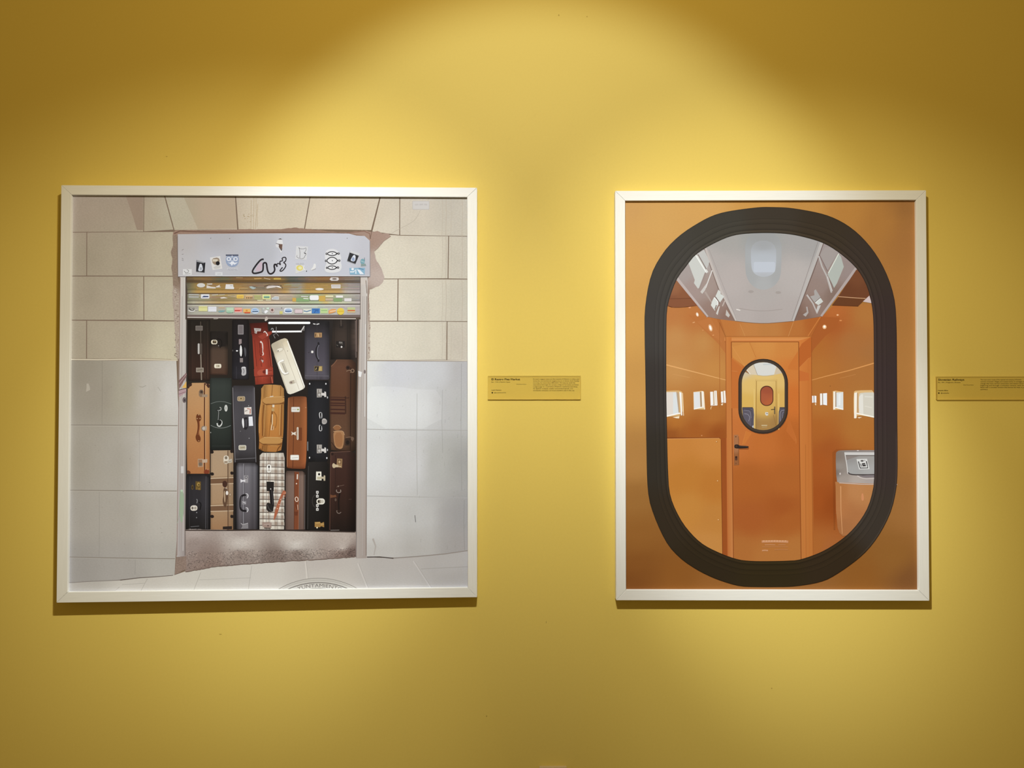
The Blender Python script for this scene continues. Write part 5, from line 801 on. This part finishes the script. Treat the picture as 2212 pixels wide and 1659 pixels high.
# brown luggage-rack boxes under the coves
bxl = PB('printed_rack_box', 3, 'brown rack box under the brighter cove')
bxl.poly([(1462,606),(1428,640),(1428,660),(1447,662),(1460,664.4),(1480,663.4),(1506,660.6)], blur_field([(1455,620,(152,100,68)),(1480,640,(140,88,58)),(1450,655,(132,82,56)),(1500,658,(138,78,48))]), grid=8); bxl.line(I([(380,268),(660,258)]), 1.0, (104,60,38)); bxl.line(smooth(I([(370,355),(420,372),(560,370),(700,352)]),1,False), 1.4, (104,58,34)); bxl.poly(I([(380,270),(650,262),(715,350),(560,368),(430,370),(375,350)]), (136,84,56))
bxr = PB('printed_rack_box', 3, 'dark brown rack box under the shaded cove')
bxr.poly([(1850,582),(1895,610),(1895,650),(1868,645),(1810,641.4)], blur_field([(1850,600,(118,72,46)),(1830,630,(108,64,40)),(1875,630,(110,66,42))]), grid=10); bxr.poly(J([(1110,240),(1450,268),(1360,358),(1030,345)]), (104,62,36)); bxr.line(J([(1108,238),(1452,262)]), 1.4, (206,160,120)); bxr.poly(J([(1418,300),(1500,225),(1530,320)]), (206,186,180)); bxr.line(J([(1035,345),(1360,358)]), 1.2, (90,48,26))
# soffit above the door and door frame
so = PB('printed_door_frame', 3, 'orange painted door frame')
so.poly([(1556,690),(1588.4,693.8),(1620,697.4),(1651,699),(1676,697.4),(1713,694),(1775,684),(1752,728),(1752,735),(1569,735),(1569,726)], blur_field([(1575,705,(190,118,58)),(1620,710,(192,126,66)),(1660,712,(188,124,64)),(1720,705,(182,112,54)),(1755,700,(174,98,44))]), grid=9, grain=.09)
so.line(smooth([(1588,693.6),(1620,697.4),(1651,699),(1680,697),(1713,694)],1,False), 1.2, (130,92,66)); so.line([I(1015,565),I(1090,740)], 1.2, (156,88,40)); so.line([J(885,490),J(640,870)], 1.3, (206,128,64)); so.line([J(545,560),J(480,740)], .8, (206,150,90)); so.line([I(1270,580),I(1335,735)], .8, (206,146,84))
so.bars(1565,1753,726.4,738.4, [(0,(150,84,36)),(.15,(196,124,60)),(.55,(214,142,80)),(.9,(204,124,62)),(1,(150,84,36))])
so.quadgrad([(1567.6,728),(1580,728),(1584,1230),(1571,1230)], [(204,128,64),(196,116,54),(196,128,72),(178,104,50)], 3, 14); so.quadgrad([(1725,736),(1752.6,728),(1758,1230),(1730,1230)], [(208,124,58),(196,112,50),(184,112,52),(186,116,56)], 3, 14)
so.line([(1567.6,728),(1569,960),(1571.4,1220)], 1.3, (156,84,36)); so.line([(1752.4,728),(1753.6,960),(1756.6,1220)], 1.4, (156,86,36)); so.line([(1734,800),(1735,1000),(1739.4,1215)], 1.0, (196,116,56)); so.line([(1740,960),(1741,1215)], .9, (166,96,42)); so.line([(1745,750),(1746,980),(1749,1220)], .8, (186,108,48))
so.poly([(1752,735),J(770,740),J(650,830),J(610,900),J(612,1140),J(740,1010),(1752,770)], (184,98,42)); so.poly(J([(620,1165),(740,1200),(745,1290),(620,1300)]), (196,108,50)); so.line(J([(620,1130),(740,1010)]), .9, (206,128,66))
# the door
dr = PB('printed_train_door', 4, 'orange train door with a small rounded window')
drf = blur_field([(1600,750,(202,134,66)),(1650,745,(208,140,70)),(1700,750,(204,132,64)),(1600,800,(196,112,50)),(1710,800,(204,122,56)),(1715,860,(202,112,48)),(1590,860,(200,118,58)),(1590,950,(194,112,54)),(1650,960,(190,108,48)),(1715,950,(182,100,42)),(1620,1040,(172,96,40)),(1700,1040,(174,98,42)),(1620,1120,(166,90,40)),(1700,1120,(168,94,40)),(1600,1190,(172,106,50)),(1660,1200,(176,112,54)),(1720,1190,(176,112,54)),(1690,1100,(162,86,36))])
dr.poly([(1579.6,738),(1725,738),(1726,900),(1731,1226),(1583.6,1226),(1581,950)], drf, grid=12, grain=.10)
dr.line([(1579.6,738),(1581.4,950),(1584.2,1220)], 1.6, (138,72,30)); dr.line([(1725,738),(1726.6,950),(1730.6,1220)], 1.6, (138,72,30)); dr.line([(1579,738.6),(1725,738.6)], 1.4, (142,78,34))
dr.poly(I([(1180,870),(1390,810),(1470,1000),(1330,1120),(1180,1000)]), (206,138,68)); dr.line(I([(1390,810),(1470,1000)]), .9, (186,112,50)); dr.line(I([(1170,860),(1330,1110)]), 1.0, (214,144,76)); dr.line(I([(1180,1000),(1300,1120)]), .9, (206,130,62)); dr.poly(I([(1880,1110),(2000,920),(2000,1160),(1870,1150)]), (200,116,52)); dr.poly(I([(1165,1640),(1165,1010),(1280,1130),(1255,1300),(1255,1640)]), (194,110,50)); dr.line(I([(1165,1170),(1240,1180)]), .8, (206,130,70)); dr.poly(K2([(1345,760),(1300,930),(1330,930),(1420,790)]), (200,118,54)); dr.line(K2([(1345,765),(1300,930)]), .9, (206,126,62)); dr.line(K2([(1900,640),(1975,860),(1975,920)]), 1.0, (206,124,60)); dr.poly(K2([(1880,640),(1905,640),(1975,860),(1960,900),(1850,760)]), (190,106,47))
def rr_loop(x0, y0, x1, y1, r, ex=1.0):
    return rrect(x0, y0, x1, y1, r, 10)
wo = rr_loop(1594.8,775.4,1701.6,936.8,52); wi = rr_loop(1602.2,782.6,1694.6,929,45)
dr.poly([(x+.8, y+1.4) for x, y in wo], (158,86,38)); dr.poly(wo, (66,54,44))
dr.poly(wi, blur_field([(1610,800,(206,190,160)),(1620,830,(222,186,108)),(1612,870,(216,176,90)),(1650,810,(224,190,116)),(1650,880,(210,168,88)),(1690,820,(220,184,110)),(1690,860,(214,172,92)),(1650,925,(168,128,72)),(1620,920,(150,118,76)),(1680,920,(160,122,70))]), grid=6)
dr.poly(I([(1440,1085),(1480,1070),(1600,1063),(1690,1072),(1735,1095),(1700,1220),(1580,1235),(1490,1225)]), (216,214,206)); dr.poly(I([(1345,1155),(1440,1090),(1490,1225),(1400,1215)]), (216,200,172)); dr.poly(I([(1735,1095),(1795,1160),(1800,1200),(1705,1220)]), (206,188,160)); dr.poly(I([(1325,1180),(1350,1155),(1390,1210)]), (150,110,70)); dr.line(I([(1440,1088),(1490,1222)]), 1.0, (160,150,136)); dr.line(I([(1560,1090),(1690,1088)]), 2.6, (196,200,198)); dr.line(I([(1345,1150),(1400,1212)]), 1.2, (240,236,226)); dr.line(smooth(I([(1490,1225),(1580,1238),(1700,1222)]),1,False), 1.4, (196,176,136))
dr.line([(1633.6,928),I(1480,1295),I(1722,1295),(1676.4,928)], 1.0, (150,112,52)); dr.line([(1631.6,928),I(1468,1280),I(1735,1280),(1679,928)], .8, (190,150,80)); dr.line([(1629,840),(1629.6,928)], 2.4, (226,192,116)); dr.line([(1682,850),(1682,928)], 2.0, (226,190,110))
ro = rrect(*I(1523,1358,1690,1612), 13.6, 8); dr.poly(ro, (84,46,34)); dr.poly(rrect(*I(1533,1370,1680,1602), 12.2, 8), blur_field([(1656,840,(158,80,54)),(1650,860,(170,90,58)),(1660,872,(180,96,56))]), grid=5)
seatL = [K2(1297,470), K2(1425,468), K2(1440,480), K2(1448,560), K2(1440,735), K2(1420,735), K2(1360,690), K2(1310,600)]
dr.poly(seatL, (94,88,98)); dr.line(smooth(K2([(1300,490),(1415,490),(1425,560),(1420,700)]),1,False), 1.0, (60,56,64)); dr.line(smooth(K2([(1325,545),(1370,550),(1395,590),(1380,640)]),1,False), 1.0, (150,146,156)); dr.line(smooth(K2([(1320,500),(1400,510),(1410,600)]),1,False), .9, (130,126,138)); dr.poly(K2([(1425,700),(1440,690),(1440,738),(1428,735)]), (196,196,202)); dr.rect(*K2(1300,464,1432,476), (66,62,70), r=1)
seatR = [K2(1770,470), K2(1838,468), K2(1836,600), K2(1800,660), K2(1755,690), K2(1758,520)]
dr.poly(seatR, (90,84,92)); dr.line(smooth(K2([(1830,500),(1785,505),(1772,560),(1780,640)]),1,False), 1.0, (150,146,154)); dr.line(smooth(K2([(1825,520),(1800,540),(1805,600)]),1,False), .9, (130,126,136)); dr.rect(*K2(1768,464,1838,476), (62,58,66), r=1)
dr.rect(*K2(1698,455,1714,550), (110,92,66), r=.6); dr.line(K2([(1660,495),(1710,488)]), 1.5, (48,40,36)); dr.poly(K2([(1590,525),(1625,528),(1625,565),(1600,570),(1585,550)]), (214,208,196)); dr.line(K2([(1598,540),(1622,546)]), 1.2, (96,88,80)); dr.line(K2([(1540,692),(1612,692)]), 1.8, (206,190,150)); dr.line(K2([(1545,715),(1610,712)]), .8, (190,168,128)); dr.line(K2([(1690,560),(1720,690)]), 1.0, (150,110,58))
dr.ring(wo, wi, -.02, 1.0, (64,52,43)); dr.ring(wo, wi, .0, .3, (52,42,35)); dr.ring(wo, wi, .5, .8, (72,60,50))
# lock plate and lever
dr.poly(K2([(1190,812),(1245,808),(1258,860),(1258,1190),(1195,1195)]), lambda x, y: (168,112,72) if y < 975 else (150,94,54), grid=8); dr.line(K2([(1252,830),(1256,1190)]), .8, (120,70,38)); dr.ellipse(*K2(1218,835), 1.3, 1.2, (80,50,32), 8); dr.rect(*K2(1207,1078,1238,1132), (92,58,42), r=1.6); dr.ellipse(*K2(1222,1092), 1.8, 2.2, (56,36,28)); dr.ellipse(*K2(1220,1170), 1.0, 1.4, (110,66,42), 8)
dr.poly([(x, y+1.6) for x, y in K2([(1260,960),(1385,965),(1375,985),(1260,985)])], (150,82,36)); dr.poly(smooth(K2([(1200,940),(1215,930),(1250,932),(1258,945),(1370,950),(1382,962),(1370,978),(1270,983),(1215,982),(1198,970)]),1), (46,36,32)); dr.line(K2([(1262,952),(1365,956)]), 1.0, (84,70,62)); dr.ellipse(*K2(1225,955), 2.4, 2.4, (62,50,44))
for i, (x0, x1, y, w, c) in enumerate(((1950,2284,697,5.0,(200,140,98)),(1990,2120,738,1.6,(196,136,92)),(2160,2250,738,1.4,(190,130,86)),(1955,2280,765,1.2,(184,122,76)),(1955,2030,810,2.8,(200,144,102)),(2110,2280,800,1.2,(186,124,78)))):
    dr.line(Mm([(x0,y),((x0+x1)/2,y-4),(x1,y+2 if i == 0 else y)]), w, c)
for x in range(1965, 2270, 34): dr.line(Mm([(x,690),(x+22,688)]), 2.4, (214,164,124))
# lower panel on the left
lp = PB('printed_wall_panel', 4, 'orange access panel beside the door')
lp.poly([(1430,948),K2(1015,855),(1557,950),(1558,1060),(1561,1215),(1430,1215)], blur_field([(1450,960,(196,128,58)),(1540,960,(200,132,62)),(1480,1030,(188,122,50)),(1540,1050,(186,118,48)),(1490,1100,(192,130,58)),(1540,1120,(188,126,58)),(1530,1180,(192,132,66))]), grid=12, grain=.10)
lp.poly([(1557,946),(1569.6,946),(1572.4,1220),(1561,1220)], (152,78,32)); lp.line([(1569,946),(1572,1220)], 1.0, (186,104,52)); lp.line([(1557.4,950),(1560.8,1215)], 1.2, (120,58,24)); lp.line([(1440,948),K2(1010,854)], 1.2, (214,150,86))
for x, y in (K2(978,898), K2(990,1390), Mm(1408,425)): lp.ellipse(x, y, 2.2, 2.0, (176,112,52), 9); lp.ellipse(x - .4, y - .4, 1.2, 1.1, (236,190,130), 8)
# bright carriage windows
def win(name_label, pts_list):
    p = PB('printed_carriage_window', 3, name_label)
    for pts, c in pts_list:
        if len(c) == 4: p.line(pts, c[3], c[:3])
        else: p.poly(pts, c)
WH = (246,244,238); PN = (226,216,204); FR = (240,224,196)
win('bright carriage window nearest the left edge', [(smooth(K2([(300,262),(480,250),(540,262),(555,300),(565,570),(350,585),(300,590)]),1), (214,172,112)), (K2([(300,275),(470,270),(495,300),(505,540),(345,572),(300,572)]), PN), (K2([(430,280),(480,280),(495,320),(505,545),(430,550)]), (220,224,222)), (K2([(508,270),(535,280),(545,565),(530,568)]), WH), (K2([(470,270),(500,285),(512,545),(500,545)]), (186,160,130)), (K2([(340,578),(520,538)]), (250,246,238,2.6)), (K2([(425,590),(510,575),(505,605),(470,602)]), (244,224,190)), (K2([(548,285),(562,570)]), (244,220,180,1.4))])
win('second bright window on the left wall', [(K2([(684,272),(785,258),(815,262),(830,492),(688,490)]), (226,190,134)), (K2([(688,275),(765,270),(772,470),(694,490)]), (226,226,224)), (K2([(768,272),(785,272),(792,460),(776,470)]), (166,138,108)), (K2([(788,262),(805,262),(815,470),(798,470)]), WH), (K2([(692,488),(795,462)]), (250,246,238,2.0)), (K2([(812,270),(826,492)]), (246,232,204,2.0))])
win('third bright window on the left wall', [(K2([(896,270),(930,268),(936,432),(902,440)]), (244,240,234)), (K2([(930,268),(945,268),(950,430),(936,432)]), (206,176,136)), (K2([(946,258),(978,256),(988,436),(952,436)]), (246,240,230)), (K2([(962,262),(972,434)]), (206,186,156,1.2)), (K2([(902,440),(985,438)]), (250,246,238,1.2)), (smooth(K2([(905,490),(905,465),(920,455)]),1,False), (236,206,160,1.2))])
win('fourth and smallest bright window on the left wall', [(K2([(1030,268),(1058,265),(1064,405),(1036,408)]), (246,242,236)), (K2([(1064,258),(1086,256),(1096,408),(1072,410)]), (246,238,226)), (K2([(1058,262),(1066,405)]), (190,156,116,1.2)), (K2([(1032,425),(1060,412),(1052,440),(1036,438)]), (246,226,192))])
win('smallest bright window beside the door frame on the right', [(L([(775,320),(800,320),(802,405),(776,408)]), (246,240,232)), (L([(808,318),(834,322),(834,408),(810,405)]), (246,242,236)), (L([(803,320),(806,405)]), (130,120,116,1.6)), (L([(818,412),(832,418),(828,442),(818,432)]), (246,222,184))])
win('second bright window on the right wall', [(L([(880,292),(905,290),(908,435),(882,438)]), (246,240,230)), (L([(918,290),(968,286),(968,440),(920,432)]), (246,244,240)), (L([(912,290),(914,435)]), (170,146,120,1.8)), (L([(925,300),(960,300),(960,420),(930,415)]), (236,238,238))])
win('third bright window on the right wall', [(L([(1040,262),(1075,255),(1172,270),(1175,495),(1045,497)]), (222,178,116)), (L([(1048,268),(1075,266),(1072,490),(1046,494)]), (244,234,216)), (L([(1085,280),(1172,272),(1172,485),(1085,470)]), (222,224,220)), (L([(1078,268),(1080,475)]), (150,124,98,1.8)), (L([(1110,300),(1140,290),(1135,440),(1110,440)]), (234,236,232)), (L([(1072,465),(1172,492)]), (252,248,240,2.2))])
win('large bright window at the right edge of the view', [(smooth(L([(1300,275),(1330,252),(1600,248),(1600,590),(1545,590),(1345,560),(1340,605),(1305,606)]),1), (222,182,124)), (L([(1310,285),(1345,275),(1338,600),(1308,602)]), (244,236,220)), (smooth(L([(1368,300),(1395,280),(1600,275),(1600,590),(1550,580),(1365,535)]),1), (212,206,190)), (L([(1370,330),(1400,300),(1420,300),(1425,550),(1370,535)]), (228,224,212)), (L([(1352,285),(1356,540)]), (182,148,112,2.2)), (L([(1340,540),(1560,588)]), (250,246,236,2.6)), (L([(1350,590),(1410,588),(1370,604)]), (244,226,196)), (L([(1440,330),(1540,335)]), (222,218,204,3.0)), (L([(1440,450),(1530,470)]), (222,216,200,2.4))])
# waste bin
bn = PB('printed_waste_bin', 4, 'grey-lidded tan waste bin on the carriage wall')
bn.poly(L([(1035,1030),(1085,990),(1400,985),(1400,1010),(1075,1420),(1068,1659),(1070,2000),(1052,2000)]), lambda x, y: np.array(wrf(x, y)) * .92, grid=8)
bn.poly(L([(1070,1400),(1850,1420),(1850,1800),(1072,1800)]) + N([(1380,40),(1330,300),(1120,560),(1030,625),(990,628),(950,590),(925,520),(905,300),(900,0)]), blur_field([(1808,1060,(176,116,66)),(1850,1060,(186,128,78)),(1812,1100,(178,116,68)),(1850,1110,(172,112,66)),(1820,1140,(166,108,64)),(1880,1060,(184,126,74))]), grid=9, grain=.10)
bn.line(N([(965,0),(968,300),(985,600)]), 2.4, (206,148,98), w1=1.2); bn.poly(smooth(N([(1225,100),(1245,85),(1258,150),(1250,185),(1225,180)]),1), (206,138,92))
bn.poly(smooth(L([(1075,1050),(1095,1015),(1150,1003),(1850,1003),(1850,1432),(1120,1412),(1085,1395)]),1), blur_field([(1808,985,(132,118,106)),(1812,1010,(150,140,130)),(1818,1035,(162,150,140)),(1850,1040,(176,164,154)),(1885,1040,(170,158,150)),(1840,978,(140,130,124)),(1888,978,(146,136,130)),(1806,1020,(120,108,100))]), grid=7)
bn.poly(L([(1185,1030),(1850,1030),(1850,1068),(1205,1068)]), (206,202,196)); bn.line(L([(1205,1070),(1850,1072)]), 2.0, (112,104,98)); bn.poly(smooth(L([(1205,1078),(1850,1078),(1850,1300),(1370,1312),(1250,1305),(1232,1280)]),1), blur_field([(1835,990,(150,146,142)),(1870,990,(160,156,150)),(1840,1015,(164,162,158)),(1880,1020,(170,168,164))]), grid=7); bn.line(L([(1190,1035),(1215,1180),(1228,1300)]), 1.8, (210,206,200)); bn.line(smooth(L([(1232,1285),(1260,1308),(1360,1315),(1850,1305)]),1,False), 2.6, (72,64,62)); bn.poly(smooth(L([(1355,1318),(1400,1345),(1480,1352),(1850,1325),(1850,1310)]),1), (128,118,118)); bn.line(smooth(L([(1345,1325),(1400,1355),(1480,1365),(1850,1340)]),1,False), 1.4, (206,196,190)); bn.line(L([(1120,1415),(1400,1432),(1850,1436)]), 1.6, (196,180,168)); bn.ellipse(*L(1132,1300), 1.6, 2.4, (206,196,190)); bn.ellipse(*L(1355,1008), 2.4, 1.0, (206,196,188))
bn.poly(L([(1338,1115),(1470,1112),(1502,1242),(1370,1245)]), (216,214,208)); bn.line(L([(1362,1145),(1385,1228),(1480,1226),(1462,1142)]), 2.2, (44,40,40)); bn.poly(L([(1405,1168),(1445,1165),(1458,1205),(1415,1208)]), (52,48,48)); bn.line(L([(1388,1172),(1402,1210)]), 1.5, (60,56,56)); bn.ellipse(*L(1408,1138), 3.4, 1.8, (84,80,78)); bn.ellipse(*L(1440,1132), 2.2, 1.2, (176,172,168)); bn.line(L([(1420,1185),(1450,1182)]), .8, (190,188,184))
# black rubber gasket
gs = PB('printed_window_gasket', 6, 'black rubber gasket around the rounded train window')
gsf = blur_field([(1666,475,(62,54,44)),(1560,490,(64,60,52)),(1440,560,(66,62,56)),(1416,700,(64,60,56)),(1416,850,(56,50,46)),(1416,1000,(50,44,36)),(1430,1120,(50,40,28)),(1520,1220,(46,36,22)),(1666,1240,(48,38,20)),(1800,1215,(50,38,24)),(1890,1120,(58,50,42)),(1912,1000,(58,48,44)),(1912,850,(58,46,44)),(1912,700,(58,46,42)),(1880,570,(58,48,40)),(1780,490,(58,48,36))])
mul = lambda k: (lambda x, y: np.array(gsf(x, y)) * k)
gs.ring(oL, iL, 0, 1, gsf, .05)
for t0, t1, k in ((0,.03,.86),(.44,.47,.92),(.47,.56,1.05),(.63,.66,.88),(.66,.80,1.05),(.85,.88,.84),(.90,.97,1.14),(.975,1.0,.78)): gs.ring(oL, iL, t0, t1, mul(k))
gs.ring(oL, iL, .03, .07, lambda x, y: np.array(gsf(x, y)) * (1.22 if x > 1850 and y > 930 else 1.0))
root_b = parts_b[0].build(pic_b.root)
for p in parts_b[1:]: p.build(root_b)

# ================================================================== acrylic caption plates
def acrylic(name, tint, clear, rough):
    m, nt, b = new_mat(name)
    out, _ = noise_mix(nt, 40.0, 0.98, 1.02, tint)
    nt.links.new(out, b.inputs['Base Color']); b.inputs['Roughness'].default_value = rough; b.inputs['Specular IOR Level'].default_value = 0.35
    tr = nt.nodes.new('ShaderNodeBsdfTransparent'); tr.inputs['Color'].default_value = (0.97, 0.96, 0.92, 1)
    mx = nt.nodes.new('ShaderNodeMixShader'); mx.inputs['Fac'].default_value = 1 - clear
    o = nt.nodes['Material Output']
    nt.links.new(tr.outputs[0], mx.inputs[1]); nt.links.new(b.outputs[0], mx.inputs[2]); nt.links.new(mx.outputs[0], o.inputs['Surface'])
    return m
M_ACRYL = acrylic('clear_acrylic', (0.62, 0.45, 0.11), 0.965, 0.15)
M_EDGE = acrylic('acrylic_edge', (0.60, 0.42, 0.10), 0.12, 0.4)
M_TOP = acrylic('clearer_top_edge', (0.60, 0.42, 0.10), 0.62, 0.3)  # top edge made clearer than the other edges to lighten its shadow
NW = Vector((0, 1, 0)); PT = 0.005; GAP = 0.0006
def caption(label, box, lines):
    x0, y0, x1, y1 = box; front = Vector((0, -(PT + GAP), 0))
    c = [on_plane(x, y, front, NW) for x, y in ((x0,y0),(x1,y0),(x1,y1),(x0,y1))]
    base = (c[2] + c[3]) / 2; base.y = 0
    root = empty('caption_plate', base); tag(root, label, 'wall label', 'acrylic caption plates beside the photographs')
    q = [v - base for v in c]; xa, xb = q[3].x, q[2].x; za, zb = q[3].z, q[0].z
    bm = bmesh.new(); box_mesh(bm, xa, xb, -(PT + GAP), -GAP, za, zb)
    o = bm_obj('acrylic_sheet', bm, M_ACRYL, root, 0.0004, 1); o.data.materials.append(M_EDGE); o.data.materials.append(M_TOP)
    for f in o.data.polygons:
        if abs(f.normal.y) < 0.5: f.material_index = 2 if f.normal.z > 0.5 else 1
    zt = -GAP * 0.5
    for name, s, px, py, h, width, bold in lines:
        vs, fs = glyphs(s); mx = max(v[0] for v in vs); p = on_plane(px, py, front, NW) - base
        sx = width / FOC * 1.995 / mx; sz = h / FOC * 1.995 / 0.72; V3 = []; F3 = []
        for i, (dx, dz) in enumerate(((0, 0), (bold, 0), (-bold, 0), (0, bold), (0, -bold)) if bold else ((0, 0), (0.014, 0))):   # stroke weight
            o = len(V3); V3 += [(p.x + (v[0] + dx) * sx, zt - i * 2e-5, p.z + (v[1] + dz) * sz) for v in vs]; F3 += [[o + k for k in f] for f in fs]
        mesh_obj(name, V3, F3, M_INK, root)
    return root
U = crop(1040, 800, 230/2212); V = crop(2000, 800, 212/2212)
def L_(name, s, f, x, y, x2, hpx, bold=0.0):
    px, py = f(x, y); return (name, s, px, py, hpx, f(x2, y)[0] - px, bold)
body_a = ["Europe's biggest open-air flea market, El Rastro, is often said", "to be the northernmost neighborhood of Africa. Each Sunday", "morning, for more than 400 years, this pop-up souk has", "meandered through the streets of Barrio La Latina and been", "a pilgrimage for madrileños (Madrid's residents) searching", "for Spanish antiques, quality second-hand goods, and", "worldwide curiosities not found anywhere else in this city."]
xe = [2035, 2035, 1950, 2022, 1995, 1900, 1940]
cap_a = caption('clear acrylic caption plate between the two framed photos', (*U(135,112), *U(2062,600)),
    [L_('title_lettering', 'El Rastro Flea Market', U, 210, 205, 803, 4.4, 0.026), L_('place_lettering', 'Est. 1740 | Madrid, Spain', U, 208, 252, 595, 2.3),
     L_('name_lettering', 'Leah Pattem', U, 208, 420, 415, 2.3, 0.012), L_('handle_lettering', '@madridnofrills', U, 262, 474, 508, 2.2), L_('note_lettering', 'Find More Here', U, 728, 296, 932, 1.7)]
    + [L_('body_lettering', s, U, 1075, 190 + 40 * i, e, 2.3) for i, (s, e) in enumerate(zip(body_a, xe))])
body_b = ["The most scenic routes of the national rail company of Slovenia", "connect mountain villages and coastal towns, in carriages of vivid", "orange that have carried commuters and visitors since the", "beginning and through a turbulent century, each one", "fitted with a rounded window that frames the next, in perfect", "symmetry."]
cap_b = caption('clear acrylic caption plate at the right edge of the picture', (*V(245,135), *V(2400,660)),
    [L_('title_lettering', 'Slovenian Railways', V, 303, 230, 890, 4.2, 0.026), L_('place_lettering', 'Est. 1991 | Pragersko, Slovenia', V, 302, 282, 805, 2.3),
     L_('name_lettering', 'Natalia Elliss', V, 300, 465, 525, 2.3, 0.012), L_('handle_lettering', '@nataliaelliss', V, 362, 522, 548, 2.2), L_('note_lettering', 'Find More Here', V, 875, 336, 1100, 1.7)]
    + [L_('body_lettering', s, V, 1258, 222 + 43.5 * i, e, 2.3) for i, (s, e) in enumerate(zip(body_b, (2180, 2330, 2290, 2260, 2340, 1425)))])
for root, f, x, y, fy in ((cap_a, U, 224, 465, 0), (cap_b, V, 318, 512, 0)):          # round mark in front of the handle
    p = on_plane(*f(x, y), Vector((0, -(PT + GAP), 0)), NW) - root.location; r = 0.0021
    bm = bmesh.new(); ring = [bm.verts.new((p.x + r*math.cos(a), -GAP * 0.5, p.z + r*math.sin(a))) for a in [2*PI*i/24 for i in range(24)]]
    bm.faces.new(ring); bm_obj('round_mark', bm, M_INK, root)

# ================================================================== socket plate at the bottom edge, wall scuffs
c0 = on_plane(1165.2, 1657.3, Vector((0, -0.009, 0)), NW); c1 = on_plane(1224.2, 1657.0, Vector((0, -0.009, 0)), NW)
sw = c1.x - c0.x; soc = empty('wall_socket', ((c0.x + c1.x) / 2, 0, c0.z - sw)); tag(soc, 'cream socket plate low on the wall between the photos', 'socket')
bm = bmesh.new(); box_mesh(bm, -sw/2, sw/2, -0.009, 0, 0, sw); bm_obj('cover_plate', bm, M_SOCKET, soc, 0.0015, 2)
bm = bmesh.new(); n = 40
for r0, r1, ya, yb in ((0.0215, 0.0195, -0.0092, -0.0105),):
    A1 = [bm.verts.new((r0*math.cos(2*PI*i/n), ya, sw/2 + r0*math.sin(2*PI*i/n))) for i in range(n)]
    B1 = [bm.verts.new((r1*math.cos(2*PI*i/n), yb, sw/2 + r1*math.sin(2*PI*i/n))) for i in range(n)]
    for i in range(n): bm.faces.new([A1[i], A1[(i+1) % n], B1[(i+1) % n], B1[i]])
    bm.faces.new(B1)
bm_obj('socket_face', bm, M_SOCKET, soc)
for dx in (-0.0095, 0.0095):
    bm = bmesh.new(); bm.faces.new([bm.verts.new((dx + 0.0024*math.cos(2*PI*i/16), -0.0107, sw/2 + 0.0024*math.sin(2*PI*i/16))) for i in range(16)])
    bm_obj('pin_hole', bm, M_HOLE, soc)
for (x, y, a, b) in ((360,338,2.2,1.0),(476,1370,3.5,1.2),(1180,1344,.9,3),(1051,1547,2.0,1.6),(1207,33,1.6,1.8),(1667,1487,1.6,1.4),(1268,36,1.6,1.2)):
    pts = [on_plane(x + a*math.cos(t)*rng.uniform(.6,1.2), y + b*math.sin(t)*rng.uniform(.6,1.2), Vector((0, -0.00015, 0)), NW) for t in [2*PI*i/9 for i in range(9)]]
    mesh_obj('scuff_mark', pts, [list(range(9))], M_SCUFF, wall)
